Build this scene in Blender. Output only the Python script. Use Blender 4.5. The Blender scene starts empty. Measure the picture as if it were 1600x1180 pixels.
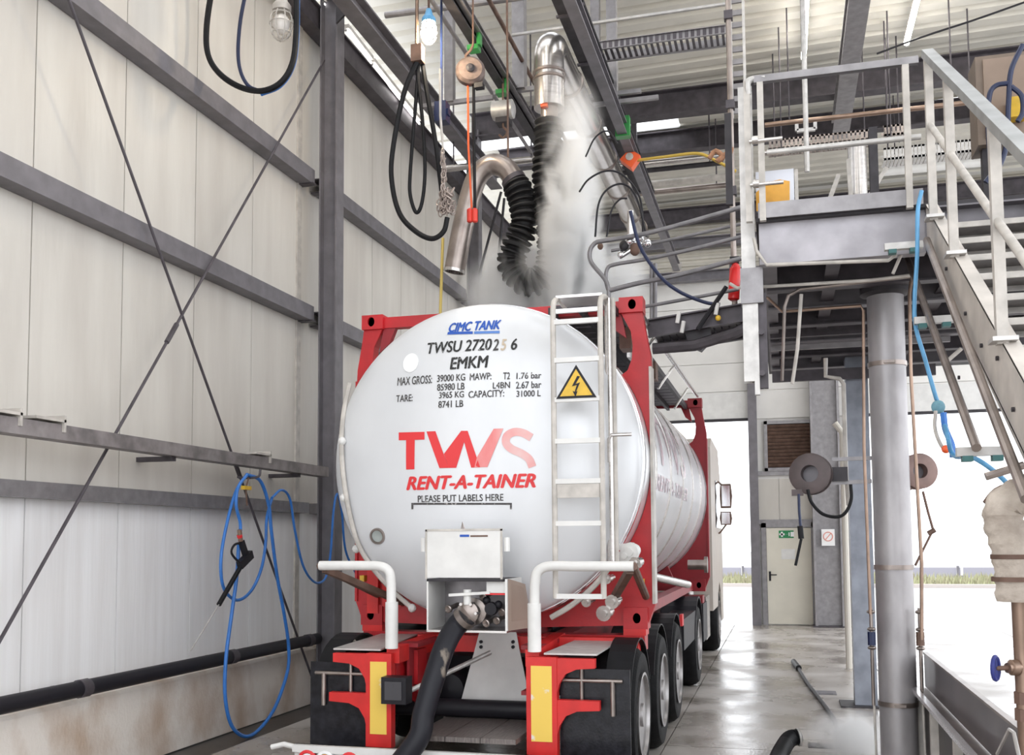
import bpy, bmesh, math, random
from mathutils import Vector, Matrix
random.seed(7)
SC = bpy.context.scene
COL = SC.collection
V = Vector
# ------------------------------------------------------------------ camera
F, YAW, PITCH, ROLL, PX, PY, EYE = 1571.7, .262896, .067291, -.00701, 800.0, 740.59, 1.8
fw = V((-math.sin(YAW)*math.cos(PITCH), math.cos(YAW)*math.cos(PITCH), math.sin(PITCH)))
rt = V((math.cos(YAW), math.sin(YAW), 0)); up = rt.cross(fw)
r2 = math.cos(ROLL)*rt + math.sin(ROLL)*up; u2 = -math.sin(ROLL)*rt + math.cos(ROLL)*up
CAM = V((0, 0, EYE))
cd = bpy.data.cameras.new('camera'); cam = bpy.data.objects.new('camera', cd); COL.objects.link(cam)
cd.sensor_width = 36; cd.lens = F/1600*36; cd.shift_y = (PY-590)/1600; cd.clip_end = 400; cd.clip_start = .05
cam.matrix_world = Matrix(((r2.x, u2.x, -fw.x, 0), (r2.y, u2.y, -fw.y, 0), (r2.z, u2.z, -fw.z, EYE), (0, 0, 0, 1)))
SC.camera = cam
def at(x, y, X=None, Y=None, Z=None):
    """point of the place seen at photo pixel (x, y) that lies on the plane X=, Y= or Z="""
    r = fw + r2*((x-PX)/F) - u2*((y-PY)/F)
    t = X/r.x if X is not None else Y/r.y if Y is not None else (Z-EYE)/r.z
    return CAM + r*t
# ------------------------------------------------------------------ world, light, exposure
W = bpy.data.worlds.new('sky'); SC.world = W; W.use_nodes = True
bg = W.node_tree.nodes['Background']; bg.inputs[0].default_value = (.93, .96, 1, 1); bg.inputs[1].default_value = 1.6
SC.view_settings.view_transform = 'Standard'; SC.view_settings.look = 'None'
SC.view_settings.exposure = .95; SC.view_settings.gamma = 1; SC.view_settings.use_curve_mapping = False
SC.cycles.max_bounces = 8; SC.cycles.volume_bounces = 4; SC.cycles.sample_clamp_indirect = 6
# ------------------------------------------------------------------ materials
MATS = {}
def mat(name, c, rough=.5, metal=0., var=0., scale=4., stretch=(1, 1, 1), c2=None, bump=0., bscale=60., emit=None, spec=.5, alpha=1, trans=0, lo=.35, hi=.7, rvar=0., detail=5):
    if name in MATS: return MATS[name]
    m = bpy.data.materials.new(name); m.use_nodes = True; nt = m.node_tree; N = nt.nodes; L = nt.links
    b = N['Principled BSDF']; b.inputs['Base Color'].default_value = (*c, 1); b.inputs['Roughness'].default_value = rough
    b.inputs['Metallic'].default_value = metal; b.inputs['Specular IOR Level'].default_value = spec
    if trans: b.inputs['Transmission Weight'].default_value = trans
    if emit: b.inputs['Emission Color'].default_value = (*emit[0], 1); b.inputs['Emission Strength'].default_value = emit[1]
    if c2 is None and var: c2 = tuple(max(0, x*(1-var)) for x in c)
    tc = N.new('ShaderNodeTexCoord'); mp = N.new('ShaderNodeMapping'); L.new(tc.outputs['Object'], mp.inputs[0]); mp.inputs['Scale'].default_value = stretch
    if c2 is not None:
        n = N.new('ShaderNodeTexNoise'); n.inputs['Scale'].default_value = scale; n.inputs['Detail'].default_value = detail; L.new(mp.outputs[0], n.inputs['Vector'])
        r = N.new('ShaderNodeValToRGB'); r.color_ramp.elements[0].position = lo; r.color_ramp.elements[1].position = hi
        r.color_ramp.elements[0].color = (*c2, 1); r.color_ramp.elements[1].color = (*c, 1)
        L.new(n.outputs['Fac'], r.inputs[0]); L.new(r.outputs[0], b.inputs['Base Color'])
        if rvar:
            mr = N.new('ShaderNodeMapRange'); mr.inputs['From Min'].default_value = lo; mr.inputs['From Max'].default_value = hi
            mr.inputs['To Min'].default_value = rough; mr.inputs['To Max'].default_value = rough+rvar
            L.new(n.outputs['Fac'], mr.inputs[0]); L.new(mr.outputs[0], b.inputs['Roughness'])
    if bump:
        n2 = N.new('ShaderNodeTexNoise'); n2.inputs['Scale'].default_value = bscale; n2.inputs['Detail'].default_value = 3; L.new(mp.outputs[0], n2.inputs['Vector'])
        bn = N.new('ShaderNodeBump'); bn.inputs['Strength'].default_value = bump; bn.inputs['Distance'].default_value = .02
        L.new(n2.outputs['Fac'], bn.inputs['Height']); L.new(bn.outputs[0], b.inputs['Normal'])
    MATS[name] = m; return m
galv = mat('galvanised steel', (.34, .325, .335), .45, .55, .32, 9, lo=.3, hi=.75)
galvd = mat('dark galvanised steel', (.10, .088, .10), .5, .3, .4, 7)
galvl = mat('bright galvanised steel', (.62, .60, .58), .42, .45, .25, 12)
steel = mat('painted grey steel', (.20, .188, .205), .5, .2, .25, 6)
steeld = mat('dark weathered steel', (.045, .04, .046), .55, .2, .4, 8)
stain = mat('stainless steel', (.62, .59, .57), .25, .9, .2, 5, stretch=(1, 1, 8))
staind = mat('tarnished stainless steel', (.42, .36, .33), .33, .8, .4, 5)
red = mat('red paint', (.52, .012, .018), .4, 0, .25, 5, bump=.05)
redl = mat('bright red paint', (.68, .022, .02), .42, 0, .22, 6)
redd = mat('dark red paint', (.30, .012, .02), .45, 0, .2, 5)
white = mat('white paint', (.78, .77, .75), .4, 0, .12, 6)
whited = mat('worn white paint', (.61, .57, .525), .45, 0, .3, 9)
black = mat('black rubber', (.010, .010, .012), .5, 0, .3, 20, spec=.22)
blackm = mat('black painted metal', (.015, .014, .018), .45, spec=.25)
tyre = mat('tyre rubber', (.010, .010, .011), .65, 0, .4, 15, bump=.2, spec=.15)
tankm = mat('light grey tank enamel', (.74, .75, .77), .32, .12, c2=(.66, .67, .69), scale=1.5, stretch=(1, 1, .6), bump=.02, bscale=3)
clad = mat('polished tank cladding', (.80, .80, .83), .25, .4, .12, 2.2, stretch=(1, .4, 1), bump=.05, bscale=4)
chrome = mat('chrome', (.8, .8, .82), .1, 1)
blue = mat('blue rubber hose', (.035, .19, .60), .4, 0, .2, 10)
blued = mat('dark blue hose', (.008, .016, .06), .4)
lblue = mat('light blue hose', (.13, .40, .70), .4, 0, .25, 8)
yellow = mat('yellow plastic', (.80, .50, .04), .45, 0, .2, 14)
amber = mat('yellow reflector film', (.82, .56, .10), .4, 0, c2=(.75, .70, .62), scale=9, lo=.30, hi=.36)
orange = mat('orange plastic', (.85, .12, .03), .4)
green = mat('green plastic', (.035, .26, .06), .4)
copper = mat('copper pipe', (.36, .25, .19), .35, .7, .3, 8)
rust = mat('rusty brown steel', (.20, .12, .09), .6, .2, .4, 9)
brown = mat('brown cabinet paint', (.20, .15, .115), .5, 0, .2, 6)
lagging = mat('pipe lagging', (.62, .55, .48), .8, 0, c2=(.40, .34, .29), scale=10, bump=.6, bscale=30)
glassm = mat('lamp glass', (.9, .9, .9), .1, 0, trans=.9)
textk = mat('black lettering', (.02, .02, .02), .5, 0, c2=(.28, .28, .28), scale=45, lo=.32, hi=.40)
textf = mat('faded black lettering', (.06, .055, .055), .5, 0, c2=(.40, .38, .36), scale=50, lo=.34, hi=.42)
textt = mat('worn tan lettering', (.55, .45, .34), .5)
textb = mat('blue lettering', (.02, .09, .42), .5)
logor = mat('red lettering', (.72, .03, .035), .45)
logop = mat('faded red lettering', (.76, .16, .16), .45, 0, c2=(.78, .38, .37), scale=5, stretch=(1, 1, .3))
logoq = mat('pale red lettering', (.78, .30, .29), .45, 0, c2=(.76, .5, .49), scale=4)
# ------------------------------------------------------------------ mesh builder
ZUP = V((0, 0, 1)); XUP = V((1, 0, 0)); YUP = V((0, 1, 0))
def smoothpts(pts, n=6, closed=False):
    P = [V(p) for p in pts]; out = []; m = len(P)
    for i in range(m if closed else m-1):
        p0 = P[(i-1) % m] if (closed or i > 0) else P[0]*2-P[1]
        p1 = P[i]; p2 = P[(i+1) % m]; p3 = P[(i+2) % m] if (closed or i+2 < m) else P[-1]*2-P[-2]
        for k in range(n):
            t = k/n
            out.append(.5*((2*p1)+(p2-p0)*t+(2*p0-5*p1+4*p2-p3)*t*t+(3*p1-p0-3*p2+p3)*t**3))
    if not closed: out.append(P[-1])
    return out
class MB:
    def __init__(s): s.v = []; s.f = []
    def add(s, vs, fs):
        o = len(s.v); s.v += [tuple(v) for v in vs]; s.f += [tuple(i+o for i in f) for f in fs]; return s
    def box(s, x0, x1, y0, y1, z0, z1):
        x0, x1 = sorted((x0, x1)); y0, y1 = sorted((y0, y1)); z0, z1 = sorted((z0, z1))
        return s.add([(x0,y0,z0),(x1,y0,z0),(x1,y1,z0),(x0,y1,z0),(x0,y0,z1),(x1,y0,z1),(x1,y1,z1),(x0,y1,z1)],
            [(3,2,1,0),(4,5,6,7),(0,1,5,4),(1,2,6,5),(2,3,7,6),(3,0,4,7)])
    def frame(s, p0, p1, upv):
        d = (p1-p0).normalized(); u = d.cross(upv)
        if u.length < 1e-4: u = d.cross(XUP if abs(d.x) < .9 else YUP)
        u.normalize(); return u, u.cross(d).normalized()
    def prof(s, p0, p1, poly, upv=ZUP):
        """sweep a 2-D polygon (u sideways, v up) from p0 to p1"""
        p0, p1 = V(p0), V(p1); u, v = s.frame(p0, p1, upv); n = len(poly)
        vs = [p0+u*a+v*b for a, b in poly]+[p1+u*a+v*b for a, b in poly]
        return s.add(vs, [tuple(range(n)), tuple(range(2*n-1, n-1, -1))]+[(i, n+i, n+(i+1) % n, (i+1) % n) for i in range(n)])
    def bar(s, p0, p1, w, h, upv=ZUP): return s.prof(p0, p1, [(-w/2,-h/2),(w/2,-h/2),(w/2,h/2),(-w/2,h/2)], upv)
    def prism(s, poly, depth):
        """polygon of 3-D points pushed along depth"""
        d = V(depth); P = [V(p) for p in poly]; n = len(P)
        return s.add(P+[p+d for p in P], [tuple(range(n)), tuple(range(2*n-1, n-1, -1))]+[(i, n+i, n+(i+1) % n, (i+1) % n) for i in range(n)])
    def tube(s, pts, r, n=10, closed=False, caps=True):
        P = [V(p) for p in pts]; m = len(P); R = r if isinstance(r, (list, tuple)) else [r]*m
        T = [((P[(i+1) % m]-P[i-1]) if closed or 0 < i < m-1 else (P[1]-P[0] if i == 0 else P[-1]-P[-2])).normalized() for i in range(m)]
        a = T[0].cross(ZUP)
        if a.length < 1e-3: a = T[0].cross(XUP)
        a.normalize(); vs = []
        for i in range(m):
            a = (a-T[i]*a.dot(T[i]))
            if a.length < 1e-6: a = T[i].orthogonal()
            a.normalize(); b = T[i].cross(a)
            vs += [P[i]+(a*math.cos(2*math.pi*k/n)+b*math.sin(2*math.pi*k/n))*R[i] for k in range(n)]
        fs = []
        for i in range(m if closed else m-1):
            j = (i+1) % m
            fs += [(i*n+k, i*n+(k+1) % n, j*n+(k+1) % n, j*n+k) for k in range(n)]
        if caps and not closed: fs += [tuple(range(n-1, -1, -1)), tuple(range((m-1)*n, m*n))]
        return s.add(vs, fs)
    def cyl(s, p0, p1, r, n=14, r1=None): return s.tube([p0, p1], [r, r if r1 is None else r1], n)
    def pipe(s, p0, p1, r, t=.01, n=20):
        """hollow open-ended straight pipe"""
        p0, p1 = V(p0), V(p1); d = (p1-p0).normalized()
        return s.lathe([(r-t, 0), (r, 0), (r, (p1-p0).length), (r-t, (p1-p0).length)], p0, d, n, closed=True)
    def lathe(s, prof, o, axis=(0, 0, 1), n=24, closed=False):
        o = V(o); d = V(axis).normalized(); a = d.orthogonal().normalized(); b = d.cross(a); m = len(prof); vs = []
        for r, h in prof: vs += [o+d*h+(a*math.cos(2*math.pi*k/n)+b*math.sin(2*math.pi*k/n))*max(r, 1e-5) for k in range(n)]
        fs = [(i*n+k, i*n+(k+1) % n, ((i+1) % m)*n+(k+1) % n, ((i+1) % m)*n+k) for i in range(m if closed else m-1) for k in range(n)]
        if not closed: fs += [tuple(range(n-1, -1, -1)), tuple(range((m-1)*n, m*n))]
        return s.add(vs, fs)
    def ball(s, c, r, n=12, m=8, sc=(1, 1, 1)):
        b = MB().lathe([(r*math.sin(math.pi*i/m), -r*math.cos(math.pi*i/m)) for i in range(m+1)], (0, 0, 0), ZUP, n)
        return s.add([(c[0]+v[0]*sc[0], c[1]+v[1]*sc[1], c[2]+v[2]*sc[2]) for v in b.v], b.f)
    def mesh(s, name, m, smooth=35):
        me = bpy.data.meshes.new(name); me.from_pydata(s.v, [], s.f)
        bm = bmesh.new(); bm.from_mesh(me); bmesh.ops.recalc_face_normals(bm, faces=bm.faces); bm.to_mesh(me); bm.free()
        me.materials.append(m)
        if smooth:
            me.polygons.foreach_set('use_smooth', [True]*len(me.polygons)); me.set_sharp_from_angle(angle=math.radians(smooth))
        return me
    def build(s, name, m, parent=None, label=None, cat=None, group=None, kind=None, smooth=35):
        o = bpy.data.objects.new(name, s.mesh(name, m, smooth)); COL.objects.link(o)
        if parent is not None: o.parent = parent
        return tag(o, label, cat, group, kind)
def tag(o, label=None, cat=None, group=None, kind=None):
    if label: o['label'] = label
    if cat: o['category'] = cat
    if group: o['group'] = group
    if kind: o['kind'] = kind
    return o
def thing(name, label=None, cat=None, group=None, kind=None):
    o = bpy.data.objects.new(name, None); COL.objects.link(o); o.empty_display_size = .1
    return tag(o, label, cat, group, kind)
def ipoly(h, w, tf=.015, tw=.01):
    return [(-w/2,-h/2),(w/2,-h/2),(w/2,-h/2+tf),(tw/2,-h/2+tf),(tw/2,h/2-tf),(w/2,h/2-tf),(w/2,h/2),(-w/2,h/2),(-w/2,h/2-tf),(-tw/2,h/2-tf),(-tw/2,-h/2+tf),(-w/2,-h/2+tf)]
def cpoly(h, w, t=.012):   # channel open to +u
    return [(0,-h/2),(w,-h/2),(w,-h/2+t),(t,-h/2+t),(t,h/2-t),(w,h/2-t),(w,h/2),(0,h/2)]
def hpoly(h, w, tf=.015, tw=.01): return [(b, a) for a, b in ipoly(h, w, tf, tw)]
def L(*pts, **k): return [at(x, y, **k) for x, y in pts]
# ================================================================== THE SETTING
beige = mat('cream wall panel', (.66, .63, .58), .45, 0, c2=(.56, .525, .48), scale=2.0, stretch=(1, 1.6, .25), bump=.12, bscale=14)
pale = mat('pale grey wall panel', (.88, .88, .89), .4, 0, c2=(.79, .78, .78), scale=2.6, stretch=(1, 3, .18), bump=.1, bscale=14)
joint = mat('panel joint', (.22, .20, .18), .7)
conc = mat('stained concrete', (.78, .72, .66), .8, 0, c2=(.52, .40, .31), scale=2.3, stretch=(1, 1, .7), lo=.30, hi=.56, bump=.3, bscale=40)
floorm = mat('wet concrete floor', (.48, .445, .415), .12, 0, c2=(.27, .235, .20), scale=1.1, lo=.36, hi=.66, bump=.12, bscale=45, rvar=.35)
deckm = mat('roof deck paint', (.70, .67, .60), .45, 0, .12, 2)
backm = mat('white back wall cladding', (.84, .82, .79), .5, 0, .12, 1.5)
ribm = mat('ribbed cladding paint', (.66, .62, .54), .5, 0, .15, 3)
WX = -5.35; YB = 22.2
# floor: slabs with open joints over a dark screed
fl = MB().box(WX-.3, 9.2, -1.2, YB+.3, -.3, -.035).build('floor', mat('floor screed', (.05, .045, .04), .6), kind='structure')
ys = [-1.2, .3, 3.2, 6.13, 9.04, 12.15, 15.2, 18.6, YB+.05]; xs = [-4.78, -3.3, -1.05, 1.2, 4.0, 6.6, 9.2]
for i in range(len(ys)-1):
    for j in range(len(xs)-1):
        if xs[j] == -1.05 or True:
            MB().box(xs[j]+.006, xs[j+1]-.006, ys[i]+.006, ys[i+1]-.006, -.03, 0).build('slab', floorm, fl)
gut = mat('drain channel', (.055, .045, .04), .35, 0, .4, 6)
MB().box(-5.16, -4.79, -1.2, YB, -.03, -.012).build('drain_channel', gut, fl)
# left wall
wl = MB().box(WX-.12, WX-.05, -1.25, YB+.3, 0, 8.4).build('wall_left', joint, kind='structure')
j0 = 6.17
for k in range(-7, 16):
    y0 = j0+1.07*k; y1 = min(y0+1.07, YB)
    if y1-y0 < .1: continue
    MB().box(WX-.05, WX, y0+.006, y1-.006, 2.2, 8.4).build('panel', beige, wl)
    MB().box(WX-.05, WX, y0+.006, y1-.006, .6, 2.19).build('panel', pale, wl)
MB().prism([(WX, -1.2, 0), (-5.17, -1.2, 0), (-5.17, -1.2, .60), (-5.2, -1.2, .63), (WX, -1.2, .63)], (0, YB+1.2, 0)).build('plinth', conc, wl)
MB().box(WX, WX+.02, 10.36, 10.46, .7, 8.4).build('flashing', whited, wl)
# back wall with two door openings (X -4.7..-.55 and X 1.45..6)
wb = MB().box(-6.3, -4.75, YB, YB+.15, 0, 9.4).box(-.52, 1.35, YB+.02, YB+.15, 0, 4.4).box(6.2, 9.2, YB, YB+.15, 0, 9.4).box(-4.75, 6.2, YB+.02, YB+.15, 4.4, 9.4).build('wall_back', backm, kind='structure')
for k in range(5):                                               # white cladding boards above the doors
    MB().box(-4.74, 6.1, YB-.03, YB+.02, 4.4+k*.62+.005, 4.4+(k+1)*.62-.005).build('panel', backm, wb)
rp = []
z = 7.5
while z < 9.3:
    rp += [(0, z), (0, z+.05), (.035, z+.07), (.035, z+.12)]; z += .14
m = MB(); n = len(rp)
for (d, zz) in rp: m.v += [(-6.3, YB-.02-d, zz), (9.2, YB-.02-d, zz)]
m.f += [(2*i, 2*i+1, 2*i+3, 2*i+2) for i in range(n-1)]
m.build('ribbed_cladding', ribm, wb, smooth=0)
for x0, x1 in ((-.52, -.08), (-.07, .34), (.35, .78)):
    MB().box(x0+.004, x1-.004, YB-.01, YB+.02, 2.16, 3.1).box(x0+.004, x1-.004, YB-.01, YB+.02, 4.42, 5.4).build('panel', beige, wb)
# low right wall, unseen; kept low and open above so daylight reaches the left wall
MB().box(9.2, 9.35, -1.2, YB+.3, 0, .9).build('wall_right', backm, kind='structure')
# ceiling: trapezoidal roof deck, ribs across the hall
def deck(x0, x1, y0, y1, name, parent=None):
    m = MB(); y = y0; pr = []
    zr = lambda x: 9.36+.018*(x+1.6)
    while y < y1-.05:
        pr += [(y, 0), (y+.20, 0), (y+.235, .07), (y+.325, .07)]; y += .36
    pr.append((y1, 0))
    for (yy, d) in pr: m.v += [(x0, min(yy, y1), zr(x0)+d), (x1, min(yy, y1), zr(x1)+d)]
    m.f += [(2*i, 2*i+1, 2*i+3, 2*i+2) for i in range(len(pr)-1)]
    return m.build(name, deckm, parent, smooth=0)
ce = deck(-6.4, 9.2, -1.2, 4.6, 'ceiling'); ce['kind'] = 'structure'  # roof stops near the camera; unseen front left open for more daylight
for y0, y1 in ((5.9, 8.3), (9.6, 11.0), (12.1, 17.45), (18.1, 18.42), (19.2, YB+.3)): deck(-6.4, 9.2, y0, y1, 'deck_sheet', ce)
deck(-1.65, 9.2, 17.45, 18.1, 'deck_sheet', ce)
skm = bpy.data.materials.new('clear ribbed skylight sheet'); skm.use_nodes = True
_n = skm.node_tree; _n.nodes.clear(); _o = _n.nodes.new('ShaderNodeOutputMaterial'); _m = _n.nodes.new('ShaderNodeMixShader'); _t = _n.nodes.new('ShaderNodeBsdfTransparent'); _d = _n.nodes.new('ShaderNodeBsdfTranslucent')
_m.inputs[0].default_value = .25; _n.links.new(_t.outputs[0], _m.inputs[1]); _n.links.new(_d.outputs[0], _m.inputs[2]); _n.links.new(_m.outputs[0], _o.inputs['Surface'])
for x1, y0, y1 in ((-1.65, 17.45, 18.1), (9.2, 4.6, 5.9), (9.2, 8.3, 9.6), (9.2, 11.0, 12.1), (9.2, 18.42, 19.2)): MB().box(-6.4, x1, y0, y1, 9.33, 9.335).build('skylight_and_added_pane', skm, ce)  # first pane is in view; other strips added unseen to let in daylight
# raised sectional doors, person door, louvre
def sect(name, x0, x1):
    d = thing(name, kind='structure')
    for k in range(1):
        MB().box(x0, x1, YB-.10, YB-.05, 4.42, 4.98).build('door_leaf', white, d)
    MB().box(x0-.08, x0, YB-.14, YB, 0, 5).build('door_track', galvd, d)
    MB().box(x1, x1+.08, YB-.14, YB, 0, 5).build('door_track', galvd, d)
    MB().box(x0, x1, YB-.11, YB-.04, 4.36, 4.42).build('door_seal', steeld, d)
    return d
sect('door_2', -4.7, -.62); sect('door_3', 1.45, 6.1)
d1 = thing('door_1', kind='structure')
a, b = at(1193, 976, Y=YB), at(1279, 978, Y=YB)
MB().box(a.x, a.x+.10, YB-.07, YB, 0, 2.16).box(b.x-.10, b.x, YB-.07, YB, 0, 2.16).box(a.x, b.x, YB-.07, YB, 2.06, 2.16).build('door_frame', galv, d1)
lf = MB().box(a.x+.105, b.x-.105, YB-.05, YB-.01, .02, 2.05).build('door_leaf', mat('cream door paint', (.74, .70, .60), .45, 0, .08, 3), d1)
MB().box(a.x+.14, a.x+.18, YB-.065, YB-.05, .93, 1.13).cyl((a.x+.16, YB-.05, 1.06), (a.x+.16, YB-.11, 1.06), .012).cyl((a.x+.16, YB-.105, 1.06), (a.x+.30, YB-.105, 1.06), .012).build('door_handle', blackm, lf)
p0, p1 = at(1217, 841, Y=YB-.05), at(1240, 829, Y=YB-.05)
sg = MB().box(p0.x, p1.x, YB-.056, YB-.05, p0.z, p1.z).build('exit_sign', mat('sign green', (.01, .22, .07), .5), lf)
w_ = (p1.x-p0.x)/2; zc = (p0.z+p1.z)/2; sw = mat('sign white', (.85, .85, .85), .5)
m = MB(); cx = p0.x+w_*.42
m.box(cx-.055, cx+.055, YB-.058, YB-.056, zc-.02, zc+.02).box(cx-.02, cx+.02, YB-.058, YB-.056, zc-.055, zc+.055)
cx = p0.x+w_*1.45
m.box(cx+.02, cx+.09, YB-.058, YB-.056, zc-.05, zc+.05).bar((cx-.08, YB-.057, zc), (cx-.01, YB-.057, zc), .02, .002).box(cx-.02, cx, YB-.058, YB-.056, zc-.04, zc+.04)
m.build('pictogram', sw, sg, smooth=0)
p0, p1 = at(1221, 874, Y=YB-.05), at(1242, 858, Y=YB-.05)
MB().box(p0.x, p1.x, YB-.056, YB-.05, p0.z, p1.z).build('paper_notice', white, lf)
lv = thing('window_1', kind='structure')
a, b = at(1195, 737, Y=YB), at(1271, 656, Y=YB)
MB().box(a.x, a.x+.07, YB-.08, YB, a.z, b.z).box(b.x-.07, b.x, YB-.08, YB, a.z, b.z).box(a.x, b.x, YB-.08, YB, b.z-.07, b.z).box(a.x, b.x, YB-.08, YB, a.z, a.z+.07).build('louvre_frame', galv, lv)
MB().box(a.x+.05, b.x-.05, YB-.01, YB, a.z+.05, b.z-.05).build('louvre_back', steeld, lv)
ns = 12
for k in range(ns):
    zz = a.z+.08+(b.z-a.z-.16)*(k+.5)/ns
    MB().bar((a.x+.07, YB-.04, zz), (b.x-.07, YB-.04, zz), .012, .075, V((0, -.6, .8))).build('slat', rust, lv)
for k, z0 in enumerate((3.22, 2.18)):
    MB().box(-.52, 1.2, YB-.06, YB+.01, z0-.05, z0+.05).build('trim_%d' % (k+1), galv, kind='structure')
# ------------------------------------------------------------------ outside
MB().box(-60, 90, -60, -1.2, -.35, -.03).build('forecourt_ground', mat('pale concrete forecourt', (.55, .53, .50), .7, 0, .15, 1), kind='structure')
MB().box(-60, 90, YB+.3, 160, -.35, -.05).build('yard_ground', mat('bright wet asphalt', (.42, .41, .40), .35, 0, c2=(.30, .29, .29), scale=.3, stretch=(.3, 1, 1), rvar=.2), kind='structure')
MB().box(-60, 90, 41, 41.3, -.05, .08).build('trim_3', mat('kerb stone', (.5, .45, .42), .8), kind='structure')
grm = mat('rough grass', (.42, .44, .25), .9, 0, c2=(.30, .27, .18), scale=2)
m = MB()
for i in range(5200):
    x = random.uniform(-9, 22); y = random.uniform(41.4, 48); h = random.uniform(.12, .42); w = random.uniform(.03, .08); a = random.uniform(0, 3.1); l = random.uniform(-.15, .15)
    m.add([(x-w*math.cos(a), y-w*math.sin(a), -.05), (x+w*math.cos(a), y+w*math.sin(a), -.05), (x+l, y+l, h)], [(0, 1, 2)])
m.build('grass', grm, label='dry green grass strip growing beyond the bright yard', cat='grass', kind='stuff', smooth=0)
wlm = thing('boundary_fence', 'low dark boundary fence behind the grass strip outside', 'fence')
for k in range(16):
    MB().box(-12+k*2.5, -9.6+k*2.5, 52, 52.1, -.05, .42).build('fence_panel', mat('far grey fence', (.30, .29, .33), .7), wlm)
    MB().box(-12.07+k*2.5, -11.97+k*2.5, 51.95, 52.15, -.05, .5).build('fence_post', steel, wlm)
p = at(1503, 895, Y=46)
lp = thing('lamp_post', 'thin white post standing in the yard grass', 'post')
MB().cyl((p.x, 46, -.05), (p.x, 46, at(1503, 815, Y=46).z), .05).build('pole', white, lp)
MB().cyl((p.x, 46, -.05), (p.x, 46, .25), .12).build('pole_base', galv, lp)
# ------------------------------------------------------------------ steel frame
CY = (-1.0, 4.8, 10.6, 16.4)
def column(y, label, x=-5.06):
    c = thing('steel_column', label, 'column', 'steel columns of the left wall'); c.location = (x, y, 0)
    MB().prof((0, 0, 0), (0, 0, 8.95), ipoly(.22, .20, .018, .012), XUP).build('shaft', steel, c)
    MB().box(-.16, .16, -.16, .16, 0, .025).build('base_plate', galvd, c)
    for sx in (-1, 1):
        for sy in (-1, 1): MB().cyl((sx*.13, sy*.13, .025), (sx*.13, sy*.13, .07), .016, 6).build('bolt', galvd, c)
    return c
column(4.8, 'grey steel column of left wall nearest the camera'); column(10.6, 'tall grey steel column at left wall beside rear of tanker', -5.02); column(16.4, 'grey steel column at left wall behind the bent exhaust pipe')
bays = ((-5, 4.68, 'nearest the camera'), (4.92, 10.48, 'in the large bay beside the cross bracing'), (10.72, 16.28, 'in the bay behind the tanker rear'), (16.52, 22.1, 'in the far bay'))
for zc, h, nm in ((6.05, .17, 'upper'), (4.44, .17, 'middle')):
    for y0, y1, w in bays[1:]:
        g = thing('wall_rail', f'{nm} grey wall rail {w}', 'rail', 'horizontal rails of the left wall')
        MB().prof((-5.26, y0, zc), (-5.26, y1, zc), [(-.085,-h/2),(.085,-h/2),(.085,h/2),(-.085,h/2),(-.085,h/2-.01),(.07,h/2-.01),(.07,-h/2+.01),(-.085,-h/2+.01)]).build('channel', steel, g)
        for yy in (y0+.04, y1-.04): MB().box(-5.34, -5.15, yy-.05, yy+.05, zc-h/2-.012, zc-h/2).build('cleat', galvd, g)
for y0, y1, w in bays[1:]:
    MB().bar((-5.28, y0, 2.2), (-5.28, y1, 2.2), .12, .12).build('wall_rail', galv, label=f'low flat grey rail {w}', cat='rail', group='horizontal rails of the left wall')
# dirty galvanised service channel with hooks
sc = thing('service_channel', 'dirty galvanised channel carrying the blue hoses along left wall', 'channel')
MB().prof((-5.02, 2, 2.60), (-5.02, 10.42, 2.60), [(-.07,-.055),(.07,-.055),(.07,.055),(.055,.055),(.055,-.043),(-.055,-.043),(-.055,.055),(-.07,.055)]).build('channel', mat('stained galvanised', (.34, .31, .31), .5, .4, .5, 6), sc)
for px, py in ((72, 672), (405, 724), (1, 660)):
    q = at(px, py, X=-5.0)
    MB().box(-5.1, -4.93, q.y-.18, q.y+.12, 2.67, 2.69).box(-5.1, -4.93, q.y+.10, q.y+.12, 2.6, 2.72).build('bracket', whited, sc)
for yy in (5.2, 7.5, 9.8): MB().box(-5.35, -5.0, yy-.03, yy+.03, 2.505, 2.545).build('support_arm', galvd, sc)
bp = thing('black_pipe', 'long black drain pipe running along concrete plinth of left wall', 'pipe')
MB().cyl((-5.08, -1.1, .73), (-5.08, 10.42, .73), .062, 16).build('pipe', blackm, bp)
for yy in (4, 6.5, 8.6, 10.2): MB().cyl((-5.08, yy-.05, .73), (-5.08, yy+.05, .73), .069, 16).box(-5.35, -5.08, yy-.02, yy+.02, .70, .74).build('clamp', galvd, bp)
for (q0, q1, lb) in (((108, 0), (497, 1085), 'thin steel bracing rod falling right towards the column foot'), ((512, 85), (-60, 1108), 'thin steel bracing rod falling left from the column top')):
    a, b = at(*q0, X=-5.12), at(*q1, X=-5.12); d = (a-b)*.06
    r = thing('bracing_rod', lb, 'rod', 'cross bracing of the left wall')
    MB().cyl(a+d, b, .013, 8).build('rod', galvd, r)
    c = b.lerp(a, .42); e = (a-b).normalized()*.12; MB().cyl(c-e, c+e, .022, 8).build('turnbuckle', galvd, r)
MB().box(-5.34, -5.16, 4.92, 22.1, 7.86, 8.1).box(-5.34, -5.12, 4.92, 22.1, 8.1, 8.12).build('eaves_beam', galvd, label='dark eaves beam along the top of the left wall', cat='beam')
tube_lit = mat('fluorescent tube', (1, 1, 1), .4, emit=((1, .97, .90), 9))
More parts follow.
